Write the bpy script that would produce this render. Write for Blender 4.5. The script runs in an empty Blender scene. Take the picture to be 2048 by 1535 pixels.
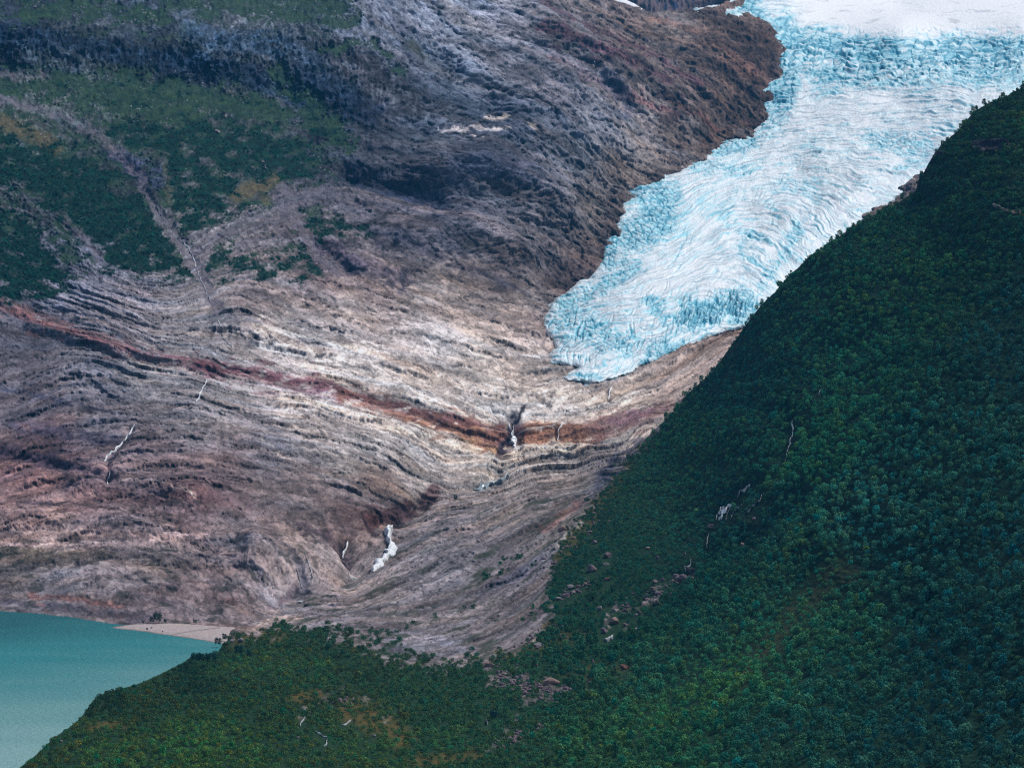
import bpy, bmesh, math, random
import numpy as np
from mathutils import Vector, Matrix
R = math.radians
SC = bpy.context.scene

# ------------------------------------------------------------------ camera, sky, sun, exposure
CAMZ = 220.0
FPX = 6465.0                                    # focal length in photo pixels (2048 wide)
TH = math.atan((767.5 - 600.0) / FPX)           # camera looks slightly down
cam_d = bpy.data.cameras.new('camera')
cam_d.sensor_width = 36.0
cam_d.lens = 36.0 * FPX / 2048.0
cam_d.clip_start = 1.0
cam_d.clip_end = 40000.0
cam = bpy.data.objects.new('camera', cam_d)
SC.collection.objects.link(cam)
cam.location = (0, 0, CAMZ)
cam.rotation_euler = (math.pi / 2 - TH, 0, 0)
SC.camera = cam

SUN_EL, SUN_AZ = R(56), R(55)                  # azimuth clockwise from +Y (view direction)
w = bpy.data.worlds.new('World'); SC.world = w; w.use_nodes = True
nt = w.node_tree
sky = nt.nodes.new('ShaderNodeTexSky'); sky.sky_type = 'NISHITA'; sky.sun_disc = False
sky.sun_elevation = SUN_EL; sky.sun_rotation = SUN_AZ
sky.air_density = 1.0; sky.dust_density = 3.0; sky.ozone_density = 1.0
nt.links.new(sky.outputs[0], nt.nodes['Background'].inputs[0])
nt.nodes['Background'].inputs[1].default_value = 0.06
sd = bpy.data.lights.new('sun', 'SUN'); sd.energy = 1.5; sd.angle = R(12); sd.color = (1.0, 0.97, 0.93)
sun = bpy.data.objects.new('sun', sd); SC.collection.objects.link(sun)
sdir = Vector((math.sin(SUN_AZ) * math.cos(SUN_EL), math.cos(SUN_AZ) * math.cos(SUN_EL), math.sin(SUN_EL)))
sun.rotation_euler = sdir.to_track_quat('Z', 'Y').to_euler()
sun.location = (0, 0, 2000)
SC.view_settings.view_transform = 'Standard'
SC.view_settings.look = 'None'
SC.view_settings.exposure = 0.85
SC.view_settings.gamma = 1.0
SC.cycles.max_bounces = 5
SC.cycles.diffuse_bounces = 2
SC.cycles.glossy_bounces = 2
SC.cycles.transmission_bounces = 2
SC.cycles.volume_bounces = 0
SC.cycles.transparent_max_bounces = 4
SC.cycles.use_denoising = False
SC.cycles.filter_width = 1.2
GAIN = 0.80                                      # display value of a sunlit surface per unit of albedo

# ------------------------------------------------------------------ numeric helpers
rng = np.random.default_rng(7)
_perm = rng.permutation(256).astype(np.int32); _perm = np.concatenate([_perm, _perm])
_ga = rng.random(256) * 2 * np.pi
_gx = np.cos(_ga).astype(np.float32); _gy = np.sin(_ga).astype(np.float32)

def noise(x, y):                                # gradient noise, about -1..1
    x = np.asarray(x, np.float32); y = np.asarray(y, np.float32)
    xi = np.floor(x); yi = np.floor(y)
    fx = x - xi; fy = y - yi
    xi = xi.astype(np.int32) & 255; yi = yi.astype(np.int32) & 255
    def g(ix, iy, dx, dy):
        h = _perm[_perm[ix & 255] + (iy & 255)]
        return _gx[h] * dx + _gy[h] * dy
    a = g(xi, yi, fx, fy); b = g(xi + 1, yi, fx - 1, fy)
    c = g(xi, yi + 1, fx, fy - 1); d = g(xi + 1, yi + 1, fx - 1, fy - 1)
    ux = fx * fx * fx * (fx * (fx * 6 - 15) + 10); uy = fy * fy * fy * (fy * (fy * 6 - 15) + 10)
    return 1.45 * ((a + (b - a) * ux) + ((c + (d - c) * ux) - (a + (b - a) * ux)) * uy)

def fbm(x, y, o=3, gain=0.5):
    r = 0; am = 1.0; t = 0
    for k in range(o):
        r = r + am * noise(x * 2.03 ** k + 17.3 * k, y * 2.03 ** k - 9.1 * k); t += am; am *= gain
    return r / t * 1.25

def ridge(x, y, o=2):
    r = 0; am = 1.0; t = 0
    for k in range(o):
        r = r + am * (1 - np.abs(noise(x * 2.1 ** k + 5.7 * k, y * 2.1 ** k + 3.3 * k)) * 2.0); t += am; am *= 0.5
    return r / t

def worley(x, y):                               # distance to nearest and second nearest cell point, cell value
    xi = np.floor(x).astype(np.int32); yi = np.floor(y).astype(np.int32)
    f1 = np.full(x.shape, 9.0, np.float32); f2 = f1.copy(); val = np.zeros_like(f1)
    for dx in (-1, 0, 1):
        for dy in (-1, 0, 1):
            cx = xi + dx; cy = yi + dy
            h = _perm[_perm[cx & 255] + (cy & 255)]
            h2 = _perm[_perm[(cx + 71) & 255] + ((cy + 37) & 255)]
            px = cx + 0.15 + 0.7 * h / 255.0; py = cy + 0.15 + 0.7 * h2 / 255.0
            d = np.sqrt((px - x) ** 2 + (py - y) ** 2).astype(np.float32)
            near = d < f1
            f2 = np.where(near, f1, np.minimum(f2, d)); val = np.where(near, h / 255.0, val); f1 = np.where(near, d, f1)
    return f1, f2, val

def sstep(a, b, x):
    t = np.clip((x - a) / (b - a), 0, 1); return t * t * (3 - 2 * t)

def lin(c):
    c = np.asarray(c, float) / 255.0
    return np.where(c <= 0.04045, c / 12.92, ((c + 0.055) / 1.055) ** 2.4)

# photo pixel + distance -> point in the world
CT, ST = math.cos(TH), math.sin(TH)
def unproj(u, v, Y):
    zc = 767.5 - v
    dy = FPX * CT + zc * ST; dz = -FPX * ST + zc * CT; dx = u - 1024.0
    k = Y / dy
    return np.stack([dx * k, Y + 0 * k, CAMZ + dz * k], -1)
def tanv(v):
    zc = 767.5 - v
    return (-FPX * ST + zc * CT) / (FPX * CT + zc * ST)
def Yz(v, z):                                   # distance at which row v meets height z
    return (z - CAMZ) / tanv(v)

def tps_fit(pts, vals):
    p = np.asarray(pts, float) / 1000.0; n = len(p)
    d2 = ((p[:, None] - p[None]) ** 2).sum(-1)
    K = np.where(d2 > 0, d2 * np.log(d2 + 1e-20), 0) + np.eye(n) * 1e-5
    Pm = np.concatenate([np.ones((n, 1)), p], 1)
    A = np.block([[K, Pm], [Pm.T, np.zeros((3, 3))]])
    sol = np.linalg.solve(A, np.concatenate([np.asarray(vals, float), np.zeros(3)]))
    return p, sol
def tps_eval(f, u, v):
    p, sol = f; n = len(p)
    x = u.ravel() / 1000.0; y = v.ravel() / 1000.0
    out = sol[n] + sol[n + 1] * x + sol[n + 2] * y
    for i in range(n):
        d2 = (x - p[i, 0]) ** 2 + (y - p[i, 1]) ** 2
        out += sol[i] * d2 * np.log(d2 + 1e-20)
    return out.reshape(u.shape)

# canvas of slowly varying fields over the surveyed area (photo pixel coordinates of the survey)
U0, U1, V0, V1, CS = -320, 2760, -240, 1780, 3
cu = np.arange(U0, U1, CS, dtype=np.float32); cv = np.arange(V0, V1, CS, dtype=np.float32)
CU, CV = np.meshgrid(cu, cv)
def tps_field(pts, vals, step=4):               # evaluate coarsely, enlarge smoothly
    f = tps_fit(pts, vals)
    a = tps_eval(f, CU[::step, ::step].astype(float), CV[::step, ::step].astype(float))
    return up(a, step)
def up(a, step):
    H, W = CU.shape
    yy = np.clip(np.arange(H) / step, 0, a.shape[0] - 1.001); xx = np.clip(np.arange(W) / step, 0, a.shape[1] - 1.001)
    def ax(b, t, axis):
        i = np.floor(t).astype(int); f = t - i; n = b.shape[axis]
        g = lambda k: np.take(b, np.clip(i + k, 0, n - 1), axis)
        sh = [1, 1]; sh[axis] = len(t); f = f.reshape(sh)
        p0, p1, p2, p3 = g(-1), g(0), g(1), g(2)
        return p1 + 0.5 * f * (p2 - p0 + f * (2 * p0 - 5 * p1 + 4 * p2 - p3 + f * (3 * (p1 - p2) + p3 - p0)))
    return ax(ax(a, yy, 0), xx, 1)
def samp(F, u, v):
    x = np.clip((u - U0) / CS, 0, len(cu) - 1.001); y = np.clip((v - V0) / CS, 0, len(cv) - 1.001)
    i = x.astype(np.int32); j = y.astype(np.int32); fx = x - i; fy = y - j
    if F.ndim == 3: fx = fx[..., None]; fy = fy[..., None]
    return (F[j, i] * (1 - fx) + F[j, i + 1] * fx) * (1 - fy) + (F[j + 1, i] * (1 - fx) + F[j + 1, i + 1] * fx) * fy

def linedist(pts, u, v):
    d = np.full(u.shape, 1e9, np.float32); tt = np.zeros(u.shape, np.float32); acc = 0.0
    for (x0, y0), (x1, y1) in zip(pts[:-1], pts[1:]):
        dx, dy = x1 - x0, y1 - y0; L2 = dx * dx + dy * dy + 1e-9; L = math.sqrt(L2)
        t = np.clip(((u - x0) * dx + (v - y0) * dy) / L2, 0, 1)
        q = (u - x0 - t * dx) ** 2 + (v - y0 - t * dy) ** 2
        m = q < d; d = np.where(m, q, d); tt = np.where(m, acc + t * L, tt); acc += L
    return np.sqrt(d), tt / acc
def inside(pts, u, v):
    c = np.zeros(u.shape, bool); n = len(pts)
    for i in range(n):
        x0, y0 = pts[i]; x1, y1 = pts[(i + 1) % n]
        if y0 == y1: continue
        c ^= ((y0 > v) != (y1 > v)) & (u < (x1 - x0) * (v - y0) / (y1 - y0) + x0)
    return c
def bbox(pts, m):
    a = np.array(pts, float)
    i0 = max(0, int((a[:, 0].min() - m - U0) / CS)); i1 = min(len(cu), int((a[:, 0].max() + m - U0) / CS) + 2)
    j0 = max(0, int((a[:, 1].min() - m - V0) / CS)); j1 = min(len(cv), int((a[:, 1].max() + m - V0) / CS) + 2)
    return slice(j0, max(j1, j0)), slice(i0, max(i1, i0))
def stroke(F, pts, w, val, a=1.0, soft=None):   # a band along a line; w may be (start, end)
    w0, w1 = w if isinstance(w, tuple) else (w, w)
    soft = max(soft) if isinstance(soft, tuple) else (soft or max(w0, w1) * 0.4 + 1.5)
    b = bbox(pts, max(w0, w1) + soft)
    d, t = linedist(pts, CU[b], CV[b])
    ww = w0 + (w1 - w0) * t
    m = a * (1 - sstep(ww - soft * 0.5, ww + soft, d))
    blend(F, b, m, val)
def poly(F, pts, val, a=1.0, soft=14):
    b = bbox(pts, soft)
    d, _ = linedist(pts + [pts[0]], CU[b], CV[b])
    sdist = np.where(inside(pts, CU[b], CV[b]), -d, d)
    blend(F, b, a * (1 - sstep(-soft, soft, sdist)), val)
def blend(F, b, m, val):
    if F.ndim == 3: F[b] = F[b] * (1 - m[..., None]) + np.asarray(val, float) * m[..., None]
    else: F[b] = F[b] * (1 - m) + val * m

# ------------------------------------------------------------------ the lie of the land
def knots_far():
    k = []
    for u, v in [(-300, 1200), (-150, 1208), (0, 1217), (100, 1225), (200, 1238), (280, 1246), (400, 1249), (470, 1252)]:
        k.append((u, v, Yz(v, 0.3))); k.append((u, v + 60, Yz(v + 60, -6)))
    for u in (-300, 0, 300, 600, 900, 1200): k.append((u, 1750, Yz(1750, -60)))
    cols = {
        -250: [(1100, 2500), (930, 2700), (800, 2880), (600, 3150), (400, 3400), (200, 3650), (60, 3850), (-150, 4500)],
        0: [(1100, 2520), (930, 2745), (800, 2950), (600, 3250), (400, 3500), (220, 3740), (150, 3950), (50, 4030), (-60, 4400), (-200, 5000)],
        400: [(1150, 2420), (1000, 2640), (850, 2880), (700, 3150), (550, 3400), (400, 3650), (220, 3980), (170, 4130), (90, 4200), (20, 4400), (-200, 5100)],
        600: [(1200, 2330), (1150, 2440), (1050, 2600), (900, 2900), (750, 3230), (600, 3480), (400, 3830), (250, 4100), (120, 4280), (0, 4620), (-200, 5300)],
        800: [(1100, 2660), (1000, 2800), (900, 3000), (800, 3250), (650, 3600), (500, 3850), (300, 4150), (100, 4500), (0, 4700), (-200, 5400)],
        1030: [(1000, 2950), (960, 3020), (895, 3200), (850, 3235), (800, 3420), (740, 3700), (620, 4050), (450, 4350), (250, 4700), (0, 5250), (-200, 5900)],
        1250: [(1000, 3080), (880, 3300), (800, 3500), (750, 3680), (600, 4100), (400, 4650), (200, 5150), (30, 5700), (-200, 6800)],
        1500: [(900, 3500), (700, 3900), (600, 4150), (400, 4800), (270, 5200), (100, 5700), (50, 5900), (-30, 6600), (-200, 8500)],
        1800: [(700, 4000), (450, 4700), (200, 5400), (100, 5650), (65, 5850), (0, 7200), (-200, 10500)],
        2048: [(700, 4100), (300, 5100), (170, 5450), (90, 5750), (60, 5950), (0, 7300), (-200, 11000)],
        2350: [(700, 4100), (300, 5100), (90, 5800), (0, 7300), (-200, 11000)]}
    for u, l in cols.items():
        for v, Y in l: k.append((u, v, Y))
    k += [(900, 1200, 2500), (1200, 1200, 2700), (1600, 1100, 3300), (2200, 1100, 3300)]
    return k
kf = knots_far()
IYF = tps_field([(a, b) for a, b, c in kf], [1000.0 / c for a, b, c in kf])

SHORE = [(-320, 1760), (40, 1535), (60, 1520), (110, 1475), (165, 1432), (190, 1398), (240, 1378), (300, 1358), (345, 1336), (372, 1322), (385, 1312), (440, 1300), (447, 1284)]
SIL = [(-320, 1740), (40, 1529), (190, 1392), (300, 1350), (372, 1314), (440, 1285), (448, 1266), (480, 1252), (560, 1226), (620, 1196), (690, 1170), (745, 1142),
       (790, 1088), (820, 1047), (880, 1012), (930, 1000), (1000, 985), (1100, 965), (1180, 945), (1215, 930), (1240, 908), (1270, 888), (1300, 868),
       (1330, 842), (1370, 795), (1400, 768), (1430, 738), (1460, 695), (1490, 652), (1520, 614), (1550, 583), (1580, 550), (1620, 514), (1660, 486),
       (1710, 455), (1750, 431), (1800, 404), (1832, 382), (1845, 352), (1860, 326), (1870, 306), (1890, 282), (1915, 262), (1935, 240), (1950, 222), (1985, 203), (2010, 193),
       (2048, 176), (2150, 120), (2370, 40), (2760, -60)]
def knots_near():
    k = []
    for u, v in SHORE[1:]:
        k.append((u, v, Yz(v, 0.1)))
        k.append((u - 20, v - 34, Yz(v - 34, -3.0)))
        k.append((u + 14, v + 26, Yz(v + 26, 1.6)))
    for u, v, z in [(480, 1256, 2.5), (560, 1229, 4), (620, 1199, 6), (690, 1173, 9), (200, 1700, 4), (-200, 1760, 1), (300, 1535, 3), (450, 1400, 3), (600, 1400, 4), (600, 1535, 6),
                    (600, 1300, 4), (800, 1320, 5), (600, 1750, 7)]:
        k.append((u, v, Yz(v, z)))
    k += [(745, 1145, 2520), (800, 1085, 2680), (850, 1040, 2780), (930, 1005, 2830), (1000, 990, 2880), (1100, 970, 2960), (1200, 945, 3020),
          (1300, 872, 2990), (1400, 770, 2860), (1500, 642, 2720), (1600, 535, 2640), (1700, 464, 2570), (1800, 410, 2530), (1850, 345, 2500), (1930, 250, 2500), (2048, 180, 2440), (2200, 110, 2400), (2360, 60, 2350),
          (800, 1200, 2300), (900, 1120, 2480), (1000, 1150, 2350), (1000, 1330, 1900), (1000, 1450, 1650), (1000, 1535, 1480), (1000, 1750, 1240),
          (1200, 1100, 2380), (1200, 1300, 1930), (1200, 1420, 1660), (1200, 1535, 1440), (1200, 1750, 1180),
          (1350, 1000, 2450), (1350, 1180, 2060), (1500, 900, 2260), (1500, 1200, 1800), (1500, 1400, 1500), (1500, 1535, 1330), (1500, 1750, 1100),
          (1700, 700, 2230), (1700, 900, 1950), (1700, 1200, 1640), (1750, 1535, 1230), (1750, 1750, 1040),
          (2048, 400, 2080), (2048, 700, 1780), (2048, 1000, 1500), (2048, 1300, 1280), (2048, 1535, 1140), (2048, 1750, 960), (2350, 400, 2000), (2350, 1000, 1400), (2350, 1535, 1040), (2350, 1750, 900), (2750, 0, 2300), (2750, 400, 1900), (2750, 1000, 1320), (2750, 1535, 960), (2750, 1750, 850)]
    return k
kn = knots_near()
IYN = tps_field([(a, b) for a, b, c in kn], [1000.0 / c for a, b, c in kn])

# strata lines: every line follows one bed of the rock
BEDS = [
    (0, [(-300, 520), (0, 605), (150, 652), (300, 705), (450, 738), (600, 768), (750, 803), (850, 838), (950, 872), (1010, 888), (1100, 880), (1200, 860), (1330, 815), (1450, 740)]),
    (-80, [(450, 640), (600, 690), (750, 722), (900, 775), (1000, 815), (1100, 812), (1200, 792), (1300, 752), (1480, 665)]),
    (-150, [(100, 520), (250, 590), (450, 575), (600, 600), (800, 650), (950, 700), (1080, 742)]),
    (-230, [(640, 490), (800, 540), (950, 592), (1080, 622)]),
    (-300, [(700, 400), (850, 430), (1000, 485), (1150, 550)]),
    (-390, [(750, 300), (900, 340), (1050, 390), (1200, 460)]),
    (-460, [(830, 235), (1000, 270), (1130, 350), (1240, 420)]),
    (-540, [(850, 110), (1000, 185), (1150, 260), (1270, 355)]),
    (-620, [(850, 0), (1000, 75), (1200, 170), (1380, 300)]),
    (-700, [(1000, 0), (1200, 78), (1400, 190), (1500, 270)]),
    (-760, [(1150, 0), (1350, 95), (1500, 180), (1540, 210)]),
    (-820, [(1250, 20), (1400, 50), (1500, 80), (1560, 120)]),
    (70, [(-300, 800), (0, 745), (200, 718), (400, 765), (600, 805), (800, 862), (980, 918), (1100, 908), (1250, 883), (1330, 850)]),
    (130, [(-300, 880), (0, 830), (200, 790), (400, 802), (600, 850), (800, 912), (900, 960), (1000, 965), (1150, 930), (1300, 866)]),
    (200, [(0, 925), (200, 880), (400, 880), (600, 912), (750, 960), (850, 1000), (1000, 985), (1150, 950)]),
    (270, [(-300, 1000), (0, 1005), (200, 960), (400, 950), (600, 990), (750, 1040), (800, 1060), (900, 1035), (1050, 990), (1200, 950)]),
    (330, [(0, 1080), (200, 1060), (400, 1080), (550, 1100), (620, 1140), (700, 1180), (800, 1130), (950, 1065), (1100, 1010)]),
    (390, [(0, 1160), (200, 1130), (400, 1150), (500, 1190), (560, 1230), (750, 1200), (900, 1140), (1050, 1075), (1150, 1020)]),
    (440, [(0, 1218), (200, 1213), (400, 1238), (470, 1255), (700, 1240), (900, 1210), (1050, 1150), (1150, 1085)]),
    (490, [(600, 1290), (800, 1282), (1000, 1235), (1100, 1165)]),
    (-330, [(0, 300), (150, 400), (300, 520)]), (-430, [(0, 190), (150, 260), (300, 380)]), (-460, [(560, 80), (700, 160)]), (-540, [(680, -20), (770, 50)]), (-620, [(760, -80)])]
bp, bv = [], []
for s_, l in BEDS:
    for p in l: bp.append(p); bv.append(s_)
BED = tps_field(bp, bv)

# ------------------------------------------------------------------ rock colours (as photographed, then turned into albedo)
RC = [(-250, 60, 45, 75, 98), (-250, 400, 70, 85, 90), (-250, 700, 85, 80, 100), (-250, 1000, 118, 88, 92), (-250, 1180, 100, 90, 105),
      (0, 20, 45, 75, 98), (300, 20, 60, 90, 105), (600, 20, 80, 105, 120), (100, 180, 85, 105, 100), (300, 200, 65, 92, 85), (500, 260, 60, 80, 85), (650, 300, 60, 78, 92), (200, 400, 50, 75, 80),
      (760, 20, 128, 140, 168), (850, 80, 122, 132, 158), (930, 20, 132, 136, 155), (1000, 100, 118, 118, 136), (1100, 180, 106, 106, 124), (1150, 60, 112, 98, 105), (1250, 60, 116, 95, 96), (1350, 50, 122, 104, 102),
      (1450, 70, 98, 80, 76), (1500, 130, 92, 70, 67), (1400, 160, 98, 82, 86), (1300, 140, 102, 88, 95), (1450, 220, 98, 78, 78), (1300, 250, 130, 118, 120), (1200, 220, 112, 112, 126), (1350, 290, 112, 98, 98),
      (1150, 300, 96, 98, 115), (1250, 350, 112, 98, 96), (1000, 240, 86, 96, 118), (900, 180, 76, 94, 118), (850, 260, 80, 93, 115), (950, 330, 64, 74, 98), (1100, 380, 95, 95, 110), (1000, 400, 84, 87, 105),
      (850, 380, 50, 64, 92), (1200, 430, 104, 90, 88), (1100, 480, 102, 93, 102), (900, 470, 82, 82, 102), (1000, 540, 96, 86, 95), (1150, 550, 105, 87, 84), (800, 480, 85, 82, 100),
      (650, 540, 112, 98, 108), (750, 560, 132, 110, 114), (900, 600, 155, 132, 124), (1050, 640, 156, 129, 116), (500, 600, 130, 114, 122), (700, 640, 162, 144, 138), (850, 700, 178, 162, 148), (950, 720, 172, 155, 138),
      (1050, 740, 168, 149, 133), (550, 680, 168, 156, 150), (700, 740, 180, 166, 154), (850, 780, 184, 168, 152), (1000, 800, 180, 164, 146), (1150, 800, 182, 164, 146), (1250, 770, 170, 150, 132), (1350, 720, 164, 142, 128), (1430, 690, 150, 126, 114),
      (150, 560, 105, 105, 135), (250, 640, 118, 112, 132), (400, 660, 128, 122, 132), (50, 700, 80, 84, 110), (150, 730, 100, 100, 120), (300, 740, 122, 117, 128), (450, 780, 142, 132, 136), (600, 830, 170, 154, 146), (750, 870, 170, 154, 146),
      (900, 900, 176, 158, 145), (1000, 930, 160, 147, 138), (1100, 910, 160, 144, 130), (1250, 880, 142, 126, 120), (50, 800, 90, 87, 110), (200, 820, 102, 98, 118), (400, 840, 126, 119, 132), (550, 900, 118, 112, 127), (700, 920, 148, 136, 135), (850, 950, 152, 139, 136),
      (100, 880, 88, 68, 84), (300, 900, 108, 92, 104), (450, 930, 116, 95, 101), (600, 960, 122, 101, 104), (750, 990, 118, 94, 91), (50, 960, 133, 91, 93), (200, 980, 125, 95, 103), (400, 1000, 117, 86, 93), (550, 1030, 122, 98, 101), (700, 1030, 108, 81, 84),
      (60, 1040, 137, 104, 103), (250, 1060, 118, 99, 106), (450, 1080, 122, 105, 111), (600, 1110, 142, 119, 118), (650, 1140, 152, 127, 124), (100, 1090, 148, 122, 118), (50, 1130, 95, 84, 84), (300, 1130, 118, 102, 104), (450, 1150, 122, 99, 104),
      (100, 1180, 108, 99, 115), (300, 1200, 108, 89, 98), (450, 1210, 112, 92, 98), (600, 1200, 118, 107, 117),
      (900, 1030, 128, 112, 115), (1000, 1000, 132, 114, 111), (1100, 980, 122, 104, 103), (850, 1120, 122, 112, 122), (1000, 1080, 112, 102, 111), (750, 1180, 126, 112, 117), (900, 1200, 112, 105, 117), (1050, 1180, 102, 92, 102),
      (700, 1240, 117, 105, 112), (850, 1290, 118, 112, 126), (1000, 1270, 108, 98, 105), (1200, 930, 98, 92, 103), (1100, 1050, 102, 92, 95)]
def idw(knots, power=3.0, step=8):
    a = np.array(knots, float); u = CU[::step, ::step].astype(float); v = CV[::step, ::step].astype(float)
    W = np.zeros(u.shape); out = np.zeros(u.shape + (3,))
    for r in a:
        wgt = 1.0 / (((u - r[0]) ** 2 + (v - r[1]) ** 2) / 1e4 + 0.12) ** (power / 2 * 1.3)
        W += wgt; out += wgt[..., None] * lin(r[2:5])
    out /= W[..., None]
    return np.stack([up(out[..., c], step) for c in range(3)], -1)
COL = np.clip(idw(RC), 0.001, 1)
_l = COL.mean(-1, keepdims=True); COL = (COL * .70 + _l * .30) * np.array([.99, .98, .985])
# the photograph saw the rock through blue air; take that air off again
_far = np.clip((1250 - CV) / 700, .25, 1.15)[..., None]; COL = np.maximum(COL - np.array([.0035, .013, .028]) * _far, COL * .30)
def L_(r, g, b): return lin((r, g, b))

COL = COL * (np.maximum(COL.mean(-1, keepdims=True), .01) / .24) ** .22
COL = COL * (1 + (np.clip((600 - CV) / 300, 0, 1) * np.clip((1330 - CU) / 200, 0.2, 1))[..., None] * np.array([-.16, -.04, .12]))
CALIB = [(0, 20, 185, 193, 211), (300, 20, 214, 211, 220), (600, 20, 227, 227, 227), (100, 180, 227, 227, 225), (300, 200, 227, 222, 204), (500, 260, 227, 218, 211), (650, 300, 227, 212, 221), (200, 400, 227, 227, 215), (760, 20, 203, 196, 188), (850, 80, 212, 203, 196), (930, 20, 208, 198, 188), (1000, 100, 217, 201, 191), (1100, 180, 204, 192, 186), (1150, 60, 226, 209, 188), (1250, 60, 223, 200, 183), (1350, 50, 191, 180, 169), (1450, 70, 227, 198, 172), (1500, 130, 202, 178, 158), (1400, 160, 221, 199, 182), (1300, 140, 222, 205, 189), (1450, 220, 227, 213, 186), (1300, 250, 211, 200, 188), (1200, 220, 198, 188, 181), (1350, 290, 216, 197, 181), (1150, 300, 227, 227, 219), (1250, 350, 227, 209, 190), (1000, 240, 165, 173, 181), (900, 180, 203, 199, 193), (850, 260, 215, 205, 197), (950, 330, 215, 199, 192), (1100, 380, 227, 210, 200), (1000, 400, 224, 208, 202), (850, 380, 224, 209, 209), (1200, 430, 227, 210, 189), (1100, 480, 227, 214, 204), (900, 470, 205, 194, 194), (1000, 540, 207, 193, 188), (1150, 550, 183, 156, 156), (800, 480, 214, 199, 195), (650, 540, 225, 203, 199), (750, 560, 225, 208, 196), (900, 600, 182, 175, 168), (1050, 640, 203, 191, 177), (500, 600, 204, 196, 194), (700, 640, 184, 179, 173), (850, 700, 171, 163, 156), (950, 720, 179, 173, 162), (1050, 740, 193, 187, 176), (550, 680, 176, 171, 166), (700, 740, 178, 173, 165), (850, 780, 181, 175, 165), (1000, 800, 193, 185, 171), (1150, 800, 179, 173, 163), (1250, 770, 181, 171, 158), (1350, 720, 209, 187, 168), (1430, 690, 214, 190, 171), (150, 560, 227, 227, 227), (250, 640, 227, 218, 216), (400, 660, 191, 187, 185), (50, 700, 187, 188, 196), (150, 730, 209, 202, 201), (300, 740, 215, 214, 209), (450, 780, 179, 176, 172), (600, 830, 185, 181, 174), (750, 870, 186, 180, 172), (900, 900, 177, 171, 163), (1000, 930, 204, 202, 192), (1100, 910, 212, 212, 201), (1250, 880, 224, 215, 197), (50, 800, 204, 197, 200), (200, 820, 218, 209, 208), (400, 840, 192, 189, 189), (550, 900, 178, 174, 177), (700, 920, 192, 188, 182), (850, 950, 190, 186, 179), (100, 880, 225, 192, 185), (300, 900, 199, 187, 185), (450, 930, 196, 182, 178), (600, 960, 203, 189, 181), (750, 990, 206, 188, 175), (50, 960, 209, 184, 175), (200, 980, 216, 197, 191), (400, 1000, 198, 178, 176), (550, 1030, 189, 175, 168), (700, 1030, 201, 180, 175), (60, 1040, 201, 183, 174), (250, 1060, 204, 190, 184), (450, 1080, 201, 190, 183), (600, 1110, 209, 195, 184), (650, 1140, 183, 174, 166), (100, 1090, 209, 197, 187), (50, 1130, 200, 187, 177), (300, 1130, 225, 211, 199), (450, 1150, 221, 200, 192), (100, 1180, 199, 198, 199), (300, 1200, 198, 182, 178), (450, 1210, 198, 185, 180), (600, 1200, 201, 193, 189), (900, 1030, 202, 190, 183), (1000, 1000, 196, 184, 174), (1100, 980, 201, 187, 179), (850, 1120, 212, 200, 195), (1000, 1080, 198, 189, 187), (750, 1180, 194, 187, 184), (900, 1200, 211, 203, 203), (1050, 1180, 192, 182, 179), (700, 1240, 213, 198, 195), (850, 1290, 188, 181, 180), (1000, 1270, 195, 185, 181), (1200, 930, 200, 192, 190), (1100, 1050, 189, 187, 182)]
if CALIB:
    _cal = idw(CALIB); COL = np.clip(COL * _cal / lin((188, 188, 188)), .004, 1)
    COL = COL * (1 + (sstep(640, 480, CV) * sstep(1480, 1250, CU))[..., None] * np.array([-.14, -.04, .10])); COL = COL * (1 - .34 * (sstep(920, 760, CU) * sstep(560, 640, CU) * sstep(320, 200, CV))[..., None]); _l = COL @ np.array([.3, .55, .15]); COL = COL * .64 + _l[..., None] * .36 * np.array([1.0, .99, 1.03])
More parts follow.
